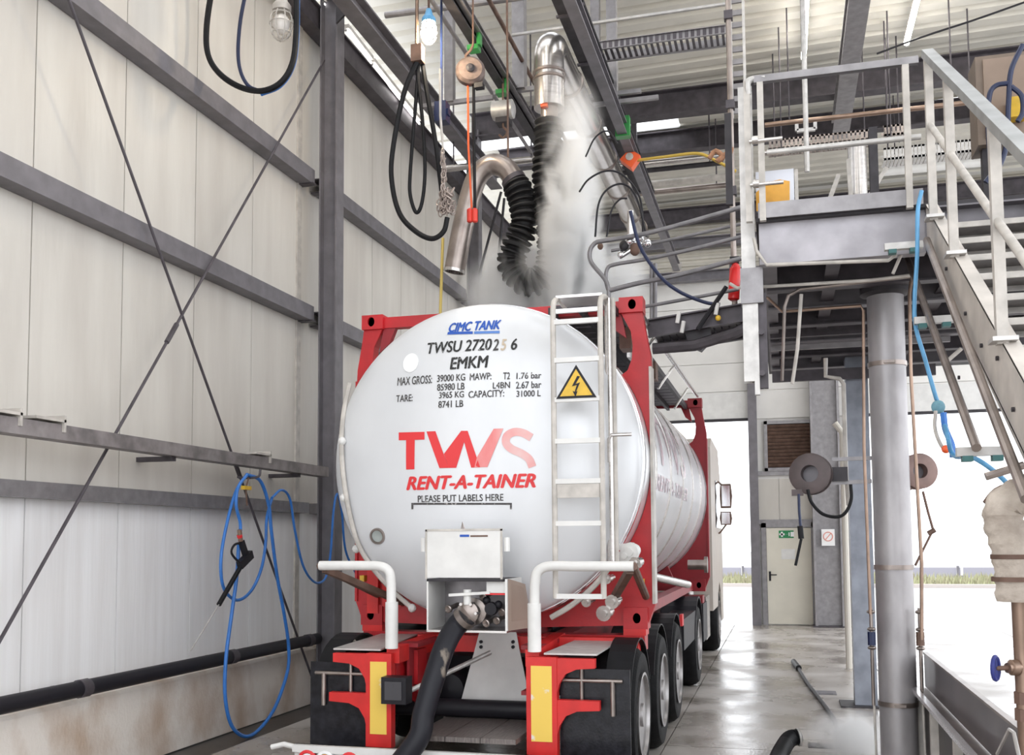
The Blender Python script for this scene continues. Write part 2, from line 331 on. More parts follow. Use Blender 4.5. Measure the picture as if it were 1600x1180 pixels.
def tlamp(p0, p1, label, grp, r=.022, m=tube_lit):
    t = thing('tube_lamp', label, 'lamp', grp); p0, p1 = V(p0), V(p1)
    MB().bar(p0+V((0, 0, .06)), p1+V((0, 0, .06)), .07, .05).build('housing', whited, t)
    MB().cyl(p0, p1, r, 10).build('tube', m, t); d = (p1-p0).normalized()*.04
    MB().cyl(p0-d, p0, r*1.2, 8).cyl(p1, p1+d, r*1.2, 8).build('end_cap', galvl, t)
    return t
xl = -5.12
pts = [(at(*q0, X=xl), at(*q1, X=xl)) for q0, q1 in (((505, 5), (527, 30)), ((541, 48), (580, 98)), ((582, 101), (626, 156)), ((630, 162), (655, 193)))]
for k, (a, b) in enumerate(pts):
    tlamp(a, b, ['first', 'second', 'third', 'fourth'][k]+' white tube lamp above the left wall eaves, counted from the column', 'tube lamps over the eaves', .014, mat('eaves fluorescent tube', (1, 1, 1), .4, emit=((1, .98, .95), 5)))
for k, (x, ya, yb) in enumerate(((.47, 12.4, 15.5), (1.93, 12.6, 15.45), (.47, 6.8, 8.8), (-2.6, 6.2, 8.2), (-4.3, 5.2, 7.2), (4.2, 12.4, 14.4), (-.4, 3.0, 5.0), (4.2, 6.8, 8.8))):  # first two are in view; the rest are added unseen to brighten the hall
    lb = ('long glowing tube lamp under roof left of the wide grey beam', 'long glowing tube lamp under roof right of the wide grey beam', 'added unseen tube lamp under roof above the stairs', 'added unseen tube lamp under roof above the tanker rear', 'added unseen tube lamp under roof near the left wall', 'added unseen tube lamp under roof above the far right bay', 'added unseen tube lamp under roof before the tanker', 'added unseen tube lamp under roof right of the stairs')[k]
    tlamp((x, ya, 9.12), (x, yb, 9.12), lb, 'tube lamps under the roof deck', .04, mat('fluorescent tube of far bay', (1, 1, 1), .4, emit=((1, .97, .91), 13)) if ya > 10 else mat('added fluorescent tube', (1, 1, 1), .4, emit=((1, .97, .91), 13)))
def beam(p0, p1, h, w, label, m=steel, name='roof_beam', grp=None, cat='beam'):
    return MB().prof(p0, p1, ipoly(h, w, .022, .014)).build(name, m, label=label, cat=cat, group=grp)
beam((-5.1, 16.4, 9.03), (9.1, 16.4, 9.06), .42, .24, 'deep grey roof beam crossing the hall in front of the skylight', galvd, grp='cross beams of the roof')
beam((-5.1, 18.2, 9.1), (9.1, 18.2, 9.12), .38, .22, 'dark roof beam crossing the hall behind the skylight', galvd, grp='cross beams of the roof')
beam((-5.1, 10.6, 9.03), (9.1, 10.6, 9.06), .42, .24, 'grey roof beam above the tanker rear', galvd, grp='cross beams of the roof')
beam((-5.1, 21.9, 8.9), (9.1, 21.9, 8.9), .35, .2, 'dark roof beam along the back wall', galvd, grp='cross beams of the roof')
for k, zz in enumerate((8.3, 7.55)):
    beam((-5.1, 21.95, zz), (9.1, 21.95, zz), .22, .2, ('upper', 'lower')[k]+' dark rail on the ribbed cladding of the back wall', steel, 'wall_rail', 'rails of the back wall', 'rail')
def lerpY(q0, q1, z):   # two photo points on a line that runs along the hall, at height z
    a, b = at(*q0, Z=z), at(*q1, Z=z); x = (a.x+b.x)/2
    return V((x, a.y, z)), V((x, b.y, z))
a, b = lerpY((1338, 10), (1313, 203), 8.55)
a.y = 4; beam(a, b, .30, .26, 'wide grey crane beam running along the hall under the roof', galv, 'crane_beam')
a, b = lerpY((640, 118), (735, 235), 7.9); a.y = 4; b.y += 1.5
beam(a, b, .22, .2, 'grey runway beam above the left side of the tanker', steel, 'runway_beam')
# square steel posts carrying the roof of the far bay
for px, py, w, lb in ((1297, 976, .34, 'broad blue grey column beside the cream door'),):
    q = at(px, py, Y=21.9)
    c = thing('steel_column', lb, 'column')
    MB().prof((q.x, 21.9, 0), (q.x, 21.9, 5.6), ipoly(.58, .40, .05, .03), XUP).build('shaft', galv, c)
    MB().box(q.x-.34, q.x+.34, 21.68, 22.1, 0, .03).build('base_plate', galvd, c)
q = at(1183, 976, Y=22.05)
MB().prof((q.x, 22.05, 0), (q.x, 22.05, 6.2), ipoly(.2, .18, .02, .012), YUP).build('door_post', steel, label='slim galvanised post between bright opening and cream door', cat='post')
p0, p1 = at(1284, 853, Y=21.7), at(1304, 827, Y=21.7)
nt = MB().box(p0.x, p1.x, 21.69, 21.70, p0.z, p1.z).build('safety_notice', sw, label='white notice with red circle on the column beside the cream door', cat='sign')
c_ = (p0+p1)/2; m = MB(); m.tube([(c_.x+.09*math.cos(t*math.pi/10), 21.688, c_.z+.02+.09*math.sin(t*math.pi/10)) for t in range(20)], .012, 6, closed=True)
m.bar((c_.x-.06, 21.688, c_.z-.05), (c_.x+.06, 21.688, c_.z+.09), .02, .004, YUP).build('prohibition_mark', mat('sign red', (.75, .35, .30), .5), nt)
# ================================================================== THE TANK CONTAINER
XC, ZC, R, YK, YF = -2.28, 2.435, 1.255, 7.60, 14.70
def dishy(x, z):
    q = min(1, math.hypot(x-XC, z-ZC)/R); return YK-.34*math.sqrt(max(0, 1-q**2.4))
def dpt(px, py, off=.006):
    y = YK-.3
    for _ in range(8):
        p = at(px, py, Y=y); y = dishy(p.x, p.z)
    return V((p.x, y-off, p.z))
tk = thing('tank_container', 'silver grey tank container in red frame with lettered rear end', 'tank')
pr = [(1e-4, -.34)]+[(R*math.sin(t*math.pi/36), -.34*math.sqrt(max(0, 1-math.sin(t*math.pi/36)**2.4))) for t in range(1, 19)]
pr += [(R, .02)]
MB().lathe(pr, (XC, YK, ZC), YUP, 96).build('rear_head', tankm, tk, smooth=60)
m = MB().lathe([(R, YK+.02), (R+.008, YK+.02), (R+.008, 8.32), (R, 8.32), (R, YF)]+[(R*math.cos(t*math.pi/24), YF+.34*math.sin(t*math.pi/24)) for t in range(1, 13)], (XC, 0, ZC), YUP, 96)
m.build('tank_shell', clad, tk, smooth=50)
for yy in (YK+.10, 8.45, 9.6, 10.8, 12.0, 13.2, 14.3):
    MB().lathe([(R+.006, 0), (R+.014, .004), (R+.014, .05), (R+.006, .054)], (XC, yy, ZC), YUP, 96).build('cladding_band', chrome if yy < 8 else stain, tk, 'polished metal band round the tank')
def frame(y, m_, front=False):
    fr = MB()
    for s in (-1, 1):
        X = lambda u: XC+s*u
        arc = [(math.cos(t), math.sin(t)) for t in [math.radians(30-5*k) for k in range(0, 22)]]  # from +30 deg down to -75
        pts = [(1.04, 3.66), (1.215, 3.66), (1.235, 3.52), (1.275, 3.30), (1.285, 3.1), (1.285, 1.30), (1.22, 1.13), (.30, 1.10)]
        inner = [((R+.012)*c, ZC+(R+.012)*d) for c, d in arc]
        inner = [p for p in inner if p[1] > 1.14][::-1]
        top = [(1.02, 3.13), (1.09, 3.18), (1.125, 3.27), (1.135, 3.38), (1.12, 3.5), (1.06, 3.62)]
        poly = pts+inner+top
        fr.prism([(X(u), y, v) for u, v in poly], (0, .11, 0))
    o = fr.build('end_frame', m_, tk, smooth=0)
    for s in (-1, 1):
        MB().bar((XC+s*1.275, y+.055, 1.3), (XC+s*1.275, y+.055, 3.2), .15, .022, XUP).build('post_flange', whited if s > 0 and not front else m_, o)
    MB().box(XC-1.04, XC+1.04, y+.01, y+.10, 3.66, 3.755).build('top_bar', m_, tk)
    for s in (-1, 1):
        MB().prism([(XC+s*1.04, y+.02, 3.66), (XC+s*.93, y+.02, 3.66), (XC+s*.99, y+.02, 3.52), (XC+s*1.08, y+.02, 3.45)], (0, .06, 0)).build('gusset', redd, tk)
        for z0, z1, hz in ((3.65, 3.775, 3.715), (1.10, 1.27, 1.185)):
            x0, x1 = (XC+s*1.03, XC+s*1.225)
            c = MB(); cxm = (x0+x1)/2+s*.01; e = [(cxm+.032*math.cos(t*math.pi/8), hz+.042*math.sin(t*math.pi/8)) for t in range(16)]
            xa, xb = min(x0, x1), max(x0, x1); yf = y-.03
            # front face with an oval hole
            c.v += [(a_, yf, b_) for a_, b_ in e]+[(xb, yf, hz), (xb, yf, z1), (cxm, yf, z1), (xa, yf, z1), (xa, yf, hz), (xa, yf, z0), (cxm, yf, z0), (xb, yf, z0)]
            c.v += [(a_, yf+.024, b_) for a_, b_ in e]
            for k in range(8):
                o_ = 16+k; o2 = 16+(k+1) % 8
                c.f += [(2*k, 2*k+1, o_), (2*k+1, 2*(k+1) % 16, o2, o_)]
            c.f += [(k, (k+1) % 16, 24+(k+1) % 16, 24+k) for k in range(16)]
            c.add([(xa, yf, z0), (xb, yf, z0), (xb, yf, z1), (xa, yf, z1), (xa, y+.14, z0), (xb, y+.14, z0), (xb, y+.14, z1), (xa, y+.14, z1)], [(0, 1, 5, 4), (1, 2, 6, 5), (2, 3, 7, 6), (3, 0, 4, 7), (4, 5, 6, 7)])
            k_ = c.build('corner_casting', m_ if not front else redd, tk, smooth=0)
            MB().lathe([(1e-4, 0), (.04, 0)], (cxm, yf+.023, hz), YUP, 12).build('casting_hole', blackm, k_)
frame(8.05, red); frame(14.12, redd, True)
# side longitudinal rails and saddle
for s in (-1, 1):
    MB().bar((XC+s*1.0, 8.1, 1.17), (XC+s*1.0, 14.2, 1.17), .12, .10).build('bottom_rail', redd, tk)
    for y0 in (8.9, 13.2): MB().prism([(XC+s*.95, y0, 1.15), (XC+s*.35, y0, 1.15), (XC+s*.5, y0, 1.30), (XC+s*.8, y0, 1.50)], (0, .08, 0)).build('saddle_plate', redd, tk)
# walkway on top: grating boards, rails, dark boxes
wk = thing('top_walkway'); wk.parent = tk
for k in range(24): MB().box(XC+.50, XC+1.0, 7.9+k*.262, 7.9+k*.262+.22, 3.69, 3.715).build('grating_plank', galvd, wk)
for u in (.5, .75, 1.0): MB().bar((XC+u, 7.85, 3.66), (XC+u, 14.2, 3.66), .04, .06).build('bearer', steeld, wk)
MB().tube([(XC+1.12, 8.2, 3.74), (XC+1.12, 14.1, 3.86)], .018).tube([(XC+1.17, 8.2, 3.70), (XC+1.17, 14.1, 3.80)], .018).build('hand_rail', stain, wk)
MB().box(XC-.35, XC+.45, 10.2, 11.4, 3.62, 3.80).build('spill_box', steeld, tk)
MB().lathe([(.28, 0), (.28, .14), (.24, .17), (1e-4, .19)], (XC, 10.8, 3.66), ZUP, 24).build('manway_lid', stain, tk)
for k in range(3):
    y = 9.2+k*1.7; MB().cyl((XC+1.0, y, 3.45), (XC+1.14, y+.3, 3.74), .014, 8).build('rail_stay', stain, wk)
for k in range(5): MB().box(XC+.98, XC+1.08, 8.35+k*.42, 8.55+k*.42, 3.42, 3.60).build('valve_cover', stain if k % 2 else rust, tk)
# ladder
ld = thing('ladder'); ld.parent = tk
YL = 7.13
rl = [at(868, 480, Y=YL), at(864, 935, Y=YL)]; rr = [at(942, 480, Y=YL), at(939, 935, Y=YL)]
xl_, xr_ = (rl[0].x+rl[1].x)/2, (rr[0].x+rr[1].x)/2; zt, zb = rl[0].z, rl[1].z
for x in (xl_, xr_):
    MB().tube(smoothpts([(x, YL+.42, zt+.10), (x, YL+.2, zt+.10), (x, YL+.03, zt+.04), (x, YL, zt-.08)], 5)+[V((x, YL, zb))], .021, 10).build('rail', whited, ld)
for py in (502, 562, 624, 689, 752, 818, 932):
    z = at(900, py, Y=YL).z; MB().bar((xl_, YL, z), (xr_, YL, z), .035, .035).build('rung', white, ld)
z = at(900, 766, Y=YL).z; MB().box(xl_+.02, xr_-.02, YL-.012, YL+.006, z-.055, z+.045).build('name_plate', whited, ld)
z = at(900, 484, Y=YL).z; MB().bar((xl_, YL+.02, z), (xr_, YL+.02, z), .03, .03).bar((xl_, YL+.25, zt+.1), (xr_, YL+.25, zt+.1), .3, .02).build('top_step', stain, ld)
# warning triangle fixed to the ladder
c = [at(900, 570, Y=YL-.025), at(869, 622, Y=YL-.025), at(932, 622, Y=YL-.025)]
ws = thing('warning_sign'); ws.parent = tk
zb_ = (c[1].z+c[2].z)/2; tri = [V((c[0].x, YL-.025, c[0].z)), V((c[1].x, YL-.025, zb_)), V((c[2].x, YL-.025, zb_))]
ct = (tri[0]+tri[1]+tri[2])/3
MB().prism(tri, (0, .008, 0)).build('sign_border', blackm, ws, smooth=0)
MB().prism([ct+(q-ct)*.80+V((0, -.004, 0)) for q in tri], (0, .005, 0)).build('sign_face', yellow, ws, smooth=0)
bolt = [(.012, .075), (-.035, -.012), (.008, -.002), (-.012, -.06), (-.03, -.05), (-.005, -.105), (.012, -.055), (.0, -.06), (.035, .018), (-.004, .006), (.035, .07)]
MB().prism([ct+V((u*.85, -.008, v*.85+.015)) for u, v in bolt], (0, .004, 0)).build('lightning_bolt', blackm, ws, smooth=0)
# vertical pipes right of the ladder
for px, y_, r_, mm in ((951, 7.35, .017, stain), (957, 7.42, .022, whited), (947, 7.5, .016, stain)):
    a, b = at(px, 466, Y=y_), at(px-3, 880, Y=y_); MB().tube([(a.x, y_, a.z), (a.x, y_, b.z)], r_).build('riser_pipe', mm, tk)
a = at(951, 680, Y=7.3); MB().tube([(a.x, 7.32, a.z-.2), (a.x, 7.3, a.z-.03), (a.x+.02, 7.3, a.z), (a.x+.17, 7.3, a.z)], .014).build('handle', stain, tk)
# conduit round the left edge of the head
cv = [dpt(x, y, .03) for x, y in ((549, 600), (540, 640), (536, 690), (539, 745), (548, 800), (562, 850), (585, 888), (615, 922), (648, 952))]
MB().tube(smoothpts(cv, 4), .020, 8).build('conduit', whited, tk)
for x, y in ((537, 690), (540, 778), (559, 858), (646, 950)): MB().ball(dpt(x, y, .03), .035, 8, 6).build('conduit_clip', white, tk)
cv = [dpt(x, y, .03) for x, y in ((958, 880), (930, 915), (895, 945), (862, 965))]
MB().tube(smoothpts(cv, 4), .022, 8).build('conduit', whited, tk)
# round sticker, gauge
def disc(px, py, rad, off, mm, name, n=28):
    c = dpt(px, py, off); poly = [V((c.x+rad*math.cos(2*math.pi*k/n), 0, c.z+rad*1.15*math.sin(2*math.pi*k/n))) for k in range(n)]
    for q in poly: q.y = dishy(q.x, q.z)-off
    return MB().prism(poly, (0, .004, 0)).build(name, mm, tk, smooth=0)
disc(642, 567, .068, .006, mat('bright white sticker', (.9, .9, .9), .5), 'round_sticker')
g = dpt(591, 837, .0); ax = V((-.1, -1, -.25)).normalized()
MB().lathe([(.062, 0), (.066, .02), (.062, .035), (.05, .035), (.048, .022), (1e-4, .022)], g+V((0, .01, 0)), ax, 24).build('temperature_gauge', staind, tk)
MB().lathe([(1e-4, .026), (.046, .026)], g+V((0, .01, 0)), ax, 20).build('gauge_dial', mat('gauge glass', (.65, .7, .68), .15), tk)
# ------------------------------------------------------------------ lettering wrapped on the head
def onhead(bm, name, mm, parent=tk, off=.004, step=.05):
    xs_ = [v.co.x for v in bm.verts]; zs_ = [v.co.z for v in bm.verts]
    for lo, hi, nrm in ((min(xs_), max(xs_), V((1, 0, 0))), (min(zs_), max(zs_), V((0, 0, 1)))):
        k = math.ceil(lo/step)*step
        while k < hi:
            bmesh.ops.bisect_plane(bm, geom=bm.verts[:]+bm.edges[:]+bm.faces[:], plane_co=nrm*k, plane_no=nrm); k += step
    for v in bm.verts: v.co.y = dishy(v.co.x, v.co.z)-off
    bmesh.ops.recalc_face_normals(bm, faces=bm.faces)
    me = bpy.data.meshes.new(name); bm.to_mesh(me); bm.free(); me.materials.append(mm)
    o = bpy.data.objects.new(name, me); COL.objects.link(o); o.parent = parent; return o
def textbm(s, bold=0., shear=0.):
    cu = bpy.data.curves.new('t', 'FONT'); cu.body = s; cu.shear = shear; cu.resolution_u = 3
    ob = bpy.data.objects.new('t', cu); COL.objects.link(ob)
    dg = bpy.context.evaluated_depsgraph_get(); me = bpy.data.meshes.new_from_object(ob.evaluated_get(dg))
    bm = bmesh.new(); bm.from_mesh(me); bpy.data.objects.remove(ob); bpy.data.curves.remove(cu); bpy.data.meshes.remove(me)
    if bold:                                                        # heavier strokes: shifted copies of the outline
        g0 = bm.verts[:]+bm.edges[:]+bm.faces[:]
        for dx_, dy_ in ((bold, 0), (-bold, 0), (0, bold*.6), (0, -bold*.6)):
            r_ = bmesh.ops.duplicate(bm, geom=g0); bmesh.ops.translate(bm, verts=[e for e in r_['geom'] if isinstance(e, bmesh.types.BMVert)], vec=(dx_, dy_, 0))
    return bm
def fit(bm, x0, x1, z0, z1):
    a = min(v.co.x for v in bm.verts); b = max(v.co.x for v in bm.verts); c = min(v.co.y for v in bm.verts); d = max(v.co.y for v in bm.verts)
    for v in bm.verts:
        x, y = v.co.x, v.co.y; v.co = V((x0+(x-a)/(b-a)*(x1-x0), 0, z0+(y-c)/(d-c)*(z1-z0)))
    return bm
def headtext(s, px0, px1, top, bot, mm, bold=.0, shear=0., name='lettering'):
    a, b = dpt(px0, bot), dpt(px1, bot); c = dpt((px0+px1)/2, top); d = dpt((px0+px1)/2, bot)
    return onhead(fit(textbm(s, bold, shear), a.x, b.x, d.z, c.z), name, mm)
headtext('CIMC TANK', 701, 782, 502, 517, textb, .05, .25)
headtext('TWSU 2720', 667, 768, 532, 550, textk, .03, .12)
headtext('2', 770, 779, 530, 548, textf, .03, .12); headtext('5', 782, 791, 530, 548, textt, .03, .12); headtext('6', 798, 808, 529, 547, textk, .03, .12)
headtext('EMKM', 703, 763, 557, 576, textk, .035, .12)
for s, a, b, t, u in (('MAX GROSS:', 621, 675, 588, 601), ('39000 KG', 683, 727, 585, 596), ('85980 LB', 683, 726, 599, 610), ('3965 KG', 686, 725, 612, 622), ('8741 LB', 685, 724, 626, 637), ('TARE:', 619, 645, 617, 628),
        ('MAWP:', 734, 768, 583, 594), ('T2', 786, 797, 582, 593), ('1.76 bar', 807, 846, 582, 592), ('L4BN', 770, 797, 597, 607), ('2.67 bar', 806, 846, 596, 607), ('CAPACITY:', 732, 788, 610, 621), ('31000 L', 807, 845, 610, 620)):
    headtext(s, a, b, t, u, textf, .022, .0)
headtext('RENT-A-TAINER', 635, 838, 742, 764, logor, .045, .28)
headtext('PLEASE PUT LABELS HERE', 653, 787, 773, 784, textf, .02, 0.)
def headpoly(polys, mm, name='lettering', conv=None):
    bm = bmesh.new()
    for poly in polys:
        vs = []
        for q in poly:
            p = dpt(*(conv(q) if conv else q)); vs.append(bm.verts.new((p.x, 0, p.z)))
        bm.faces.new(vs)
    return onhead(bm, name, mm)
zc2 = lambda q: (500+q[0]/3.9325, 440+q[1]/3.9325)
headpoly([[(485, 928), (643, 924), (643, 972), (485, 976)], [(530, 974), (583, 973), (581, 1154), (530, 1156)]], logor, conv=zc2)
headpoly([[(655, 922), (710, 920), (792, 1146), (735, 1147)], [(792, 1146), (762, 1060), (868, 918), (908, 918), (838, 1145)], [(868, 918), (908, 918), (985, 1142), (930, 1144)]], logor, conv=zc2)
headpoly([[(950, 1142), (965, 1080), (1068, 905), (1128, 903), (1030, 1141)]], logop, conv=zc2)
sp = smoothpts([(1300, 960, 0), (1250, 932, 0), (1195, 925, 0), (1150, 950, 0), (1145, 995, 0), (1180, 1030, 0), (1240, 1058, 0), (1285, 1092, 0), (1306, 1140, 0)], 4)
qs = []
for i in range(len(sp)-1):
    t0 = (sp[min(i+1, len(sp)-1)]-sp[max(i-1, 0)]).normalized(); t1 = (sp[min(i+2, len(sp)-1)]-sp[i]).normalized()
    n0 = V((-t0.y, t0.x, 0))*25; n1 = V((-t1.y, t1.x, 0))*25
    qs.append([tuple((sp[i]+n0)[:2]), tuple((sp[i+1]+n1)[:2]), tuple((sp[i+1]-n1)[:2]), tuple((sp[i]-n0)[:2])])
headpoly(qs, logoq, conv=zc2)
headpoly([[(700, 519), (739, 518), (739, 522), (699, 523)]], textb); headpoly([[(741, 518), (781, 517), (781, 521), (741, 522)]], mat('pale blue lettering', (.10, .22, .55), .5))
headpoly([[(643, 786), (800, 786), (800, 789), (643, 789)], [(643, 789), (646, 789), (646, 796), (643, 796)], [(797, 789), (800, 789), (800, 796), (797, 796)]], textf, 'label_bracket')
# faint lettering on the side of the cladding
def sidetext(s, y0, y1, a0, a1, mm):
    bm = fit(textbm(s, .02, 0), y0, y1, a0, a1)
    for k in range(1, 14):
        zz = a0+(a1-a0)*k/14; bmesh.ops.bisect_plane(bm, geom=bm.verts[:]+bm.edges[:]+bm.faces[:], plane_co=V((0, 0, zz)), plane_no=V((0, 0, 1)))
    for v in bm.verts:
        y, ang = v.co.x, v.co.z; v.co = V((XC+(R+.004)*math.cos(ang), y, ZC+(R+.004)*math.sin(ang)))
    me = bpy.data.meshes.new('lettering'); bm.to_mesh(me); bm.free(); me.materials.append(mm)
    o = bpy.data.objects.new('lettering', me); COL.objects.link(o); o.parent = tk
pinkm = mat('faded pink lettering', (.74, .55, .60), .4, .2, c2=(.75, .68, .71), scale=3)
sidetext('TWS', 8.6, 11.2, .02, .42, pinkm); sidetext('RENT-A-TAINER', 8.6, 11.4, -.16, -.05, pinkm)
# valve cabinet on the head
vc = thing('valve_cabinet'); vc.parent = tk
YC = 6.98
a, b, e = at(668, 828, Y=YC), at(786, 905, Y=YC), at(792, 986, Y=YC)
x0, x1, zt_, zm, zb_ = a.x, b.x, a.z, b.z, e.z
dr = MB().box(x0, x1, YC-.03, YC, zm+.01, zt_).build('cabinet_door', white, vc)
MB().box(x0-.006, x1+.006, YC-.034, YC-.03, zt_-.012, zt_+.004).box(x1-.01, x1+.006, YC-.034, YC-.03, zm, zt_).box(x0-.006, x0+.008, YC-.034, YC-.03, zm, zt_).build('door_edge', whited, vc)
MB().cyl((x0-.03, YC, zt_-.16), (x0-.03, YC, zt_-.06), .022, 8).build('door_latch', white, vc); MB().cyl((x1+.03, YC, zt_-.16), (x1+.03, YC, zt_-.06), .022, 8).build('door_latch', white, vc)
MB().tube([(x0+.27, YC-.02, zt_), (x0+.275, YC-.02, zt_+.05), (x0+.29, YC-.02, zt_)], .007, 6).build('padlock_eye', staind, vc)
MB().box(x0+.26, x0+.33, YC-.034, YC-.03, zt_-.055, zt_-.038).build('maker_plate', textb, vc); MB().box(x0+.34, x0+.47, YC-.034, YC-.03, zt_-.055, zt_-.043).build('maker_plate', rust, vc)
MB().box(x0, x1, YC-.02, YC+.35, zm-.018, zm).build('hinge_shelf', steeld, vc)
MB().box(x0, x0+.012, YC-.02, YC+.5, zb_, zm).build('side_plate', white, vc); MB().box(x1+.02, x1+.035, YC-.02, YC+.5, zb_, zm).build('side_plate', white, vc)
MB().box(x0, x1+.03, YC-.02, YC+.5, zb_-.015, zb_).build('bottom_plate', stain, vc)
MB().box(x0, x1+.03, YC+.36, YC+.38, zb_, zm).build('back_plate', mat('dull cabinet steel', (.30, .28, .29), .35, .6, .4, 6), vc)
MB().prism([(x1+.036, YC, zb_), (x1+.036, YC, zm), (x1+.08, YC+.3, zm-.05), (x1+.13, YC+.3, zb_)], (0, .03, 0)).build('outer_cheek', mat('brown cabinet cheek', (.36, .27, .22), .5, .2), vc)
cx, cz = x0+.29, zb_+.12
MB().lathe([(.05, 0), (.085, .02), (.085, .06), (.06, .07), (.06, .16), (.10, .17), (.10, .2), (.05, .2)], (cx, YC+.02, cz), YUP, 20).build('outlet_flange', staind, vc)
m = MB()
for k in range(6): m.cyl((cx+.075*math.cos(k*1.047), YC+.0, cz+.075*math.sin(k*1.047)), (cx+.075*math.cos(k*1.047), YC+.09, cz+.075*math.sin(k*1.047)), .012, 6)
m.build('flange_bolts', stain, vc, kind='stuff')
MB().bar((cx-.13, YC+.02, cz+.13), (cx+.18, YC+.02, cz+.15), .03, .02).cyl((cx, YC+.05, cz+.06), (cx, YC+.05, cz+.17), .03).build('valve_lever', white, vc)
MB().lathe([(.045, 0), (.05, .04), (.03, .05), (.03, .2)], (cx+.17, YC+.06, cz+.03), YUP, 16).ball((cx+.22, YC+.1, cz+.06), .03).ball((cx+.13, YC+.1, cz+.09), .03).build('valve_body', blackm, vc)
for q in ((cx+.1, cz+.11), (cx+.24, cz+.0), (cx-.17, cz+.02), (cx+.2, cz-.06), (cx+.12, cz-.08)): MB().lathe([(.012, .02), (.024, 0), (.03, .005), (.03, .02), (.018, .04), (.018, .15)], (q[0], YC+.1, q[1]), V((.25, 1, .2)), 12).build('coupling', staind, vc)
MB().box(x1-.13, x1+.01, YC+.02, YC+.03, zm-.10, zm-.02).build('data_label', white, vc); MB().box(x1-.14, x1+.01, YC+.02, YC+.03, zm-.115, zm-.102).build('data_label', logor, vc)
# red hazard flanges
MB().box(XC-1.02, XC-.85, 8.0, 8.05, 1.26, 1.5).box(XC-1.16, XC-1.06, 8.0, 8.05, 1.2, 1.62).build('bracket', redl, tk)
for px, py, pw in ((566, 904, 0), (1002, 910, 0)):
    q = at(px, py, Y=7.97); MB().box(q.x-.02, q.x+.02, 7.96, 8.03, q.z-.025, q.z+.025).build('data_tag', yellow, tk)
# fittings at lower right of the head
for px, py, r_ in ((985, 862, .07), (978, 868, .05), (993, 880, .05), (958, 940, .055), (945, 958, .06), (950, 905, .035), (918, 940, .04)):
    q = at(px, py, Y=7.6); MB().lathe([(r_*.5, -.05), (r_*.5, -.03), (r_, -.03), (r_, .02), (r_*.7, .03), (r_*.7, .10)], q, V((.2, 1, .1)), 14).build('pipe_fitting', white if py < 875 else stain, tk)
q = at(981, 862, Y=7.62); MB().box(q.x-.07, q.x+.03, 7.6, 7.72, q.z-.09, q.z+.06).build('junction_box', white, tk)
MB().tube(smoothpts(L((945, 835), (955, 850), (968, 862), Y=7.55), 5), .008, 6).build('cable', redd, tk)
# steam pipe stub on the right side below the shell
a = at(1035, 858, X=-1.08); MB().cyl((-1.35, a.y-.2, 1.52), (-1.0, a.y+1.6, 1.33), .04).cyl((-1.35, a.y-.25, 1.52), (-1.35, a.y+.1, 1.55), .07).build('discharge_pipe', stain, tk)
MB().lathe([(.06, 0), (.06, .2), (.1, .2), (.1, .24)], (-1.15, 12.6, 1.5), XUP, 16).build('discharge_valve', staind, tk)

# ================================================================== TRAILER AND TRACTOR
tr = thing('semi_trailer', 'red container trailer chassis under the silver tank', 'trailer')
for s in (-1, 1):
    MB().prof((XC+s*.48, 7.2, .86), (XC+s*.48, 15.0, .86), ipoly(.36, .16, .03, .02)).build('chassis_rail', redd, tr)
MB().box(XC-.62, XC+1.18, 7.78, 7.92, .92, 1.05).build('cross_member', redl, tr)
MB().box(XC-1.2, XC+1.2, 8.02, 8.2, .93, 1.05).build('cross_member', red, tr)
MB().box(XC-1.2, XC+1.2, 13.9, 14.2, .93, 1.05).build('cross_member', redd, tr)
for s in (-1, 1):
    MB().box(XC+s*1.03, XC+s*1.21, 8.02, 8.2, 1.05, 1.10).cyl((XC+s*1.12, 8.0, .98), (XC+s*1.12, 7.93, .98), .03).build('twist_lock', redl, tr)
    # wing: side beam, grey top plate, gusset
    xi, xo = XC+s*.53, XC+s*.98
    MB().bar((xi, 7.02, .97), (XC+s*.50, 8.05, 1.0), .10, .12).build('wing_beam', redl, tr)
    MB().prism([(XC+s*.62, 7.0, 1.0), (XC+s*1.0, 7.0, 1.0), (XC+s*1.03, 8.0, 1.02), (XC+s*.70, 8.0, 1.02)], (0, 0, .012)).build('deck_plate', mat('pale deck plate', (.62, .60, .58), .45, .3, .2, 12), tr)
    MB().box(XC+s*.44, XC+s*.60, 7.3, 7.5, .72, .98).prism([(XC+s*.52, 7.06, .95), (XC+s*.52, 7.06, .7), (XC+s*.52, 7.5, .55), (XC+s*.52, 7.9, .95)], (s*.02, 0, 0)).build('wing_web', red, tr)
def rearpost(s, xa, xb, z0=.30, z1=.985):
    Y0 = 6.96; xl, xr = min(xa, xb), max(xa, xb)
    ps = MB().box(xl, xr, Y0, Y0+.08, z0, z1).build('rear_post', redl, tr)
    MB().box(xl+.035, xr-.035, Y0-.004, Y0, z0+.10, z1-.06).build('reflector_plate', amber, ps, 'worn yellow reflector strip')
    xo = xl if s < 0 else xr
    for zt_, ln in ((z1-.005, .27), (.69, .30)):
        x_end = xo+s*ln; pts = [(xo, zt_), (x_end, zt_), (x_end, zt_-.065), (xo+s*.14, zt_-.075), (xo+s*.06, zt_-.11), (xo+s*.015, zt_-.18), (xo, zt_-.24)]
        MB().prism([(u, Y0+.01, v) for u, v in pts], (0, .06, 0)).build('lamp_bracket', redl, ps, smooth=0)
rearpost(-1, -3.0, -2.80); rearpost(1, -1.78, -1.56)
b_ = MB().box(-2.83, -2.64, 6.84, 6.97, .64, .83).build('control_box', blackm, tr, 'black control box on left rear post')
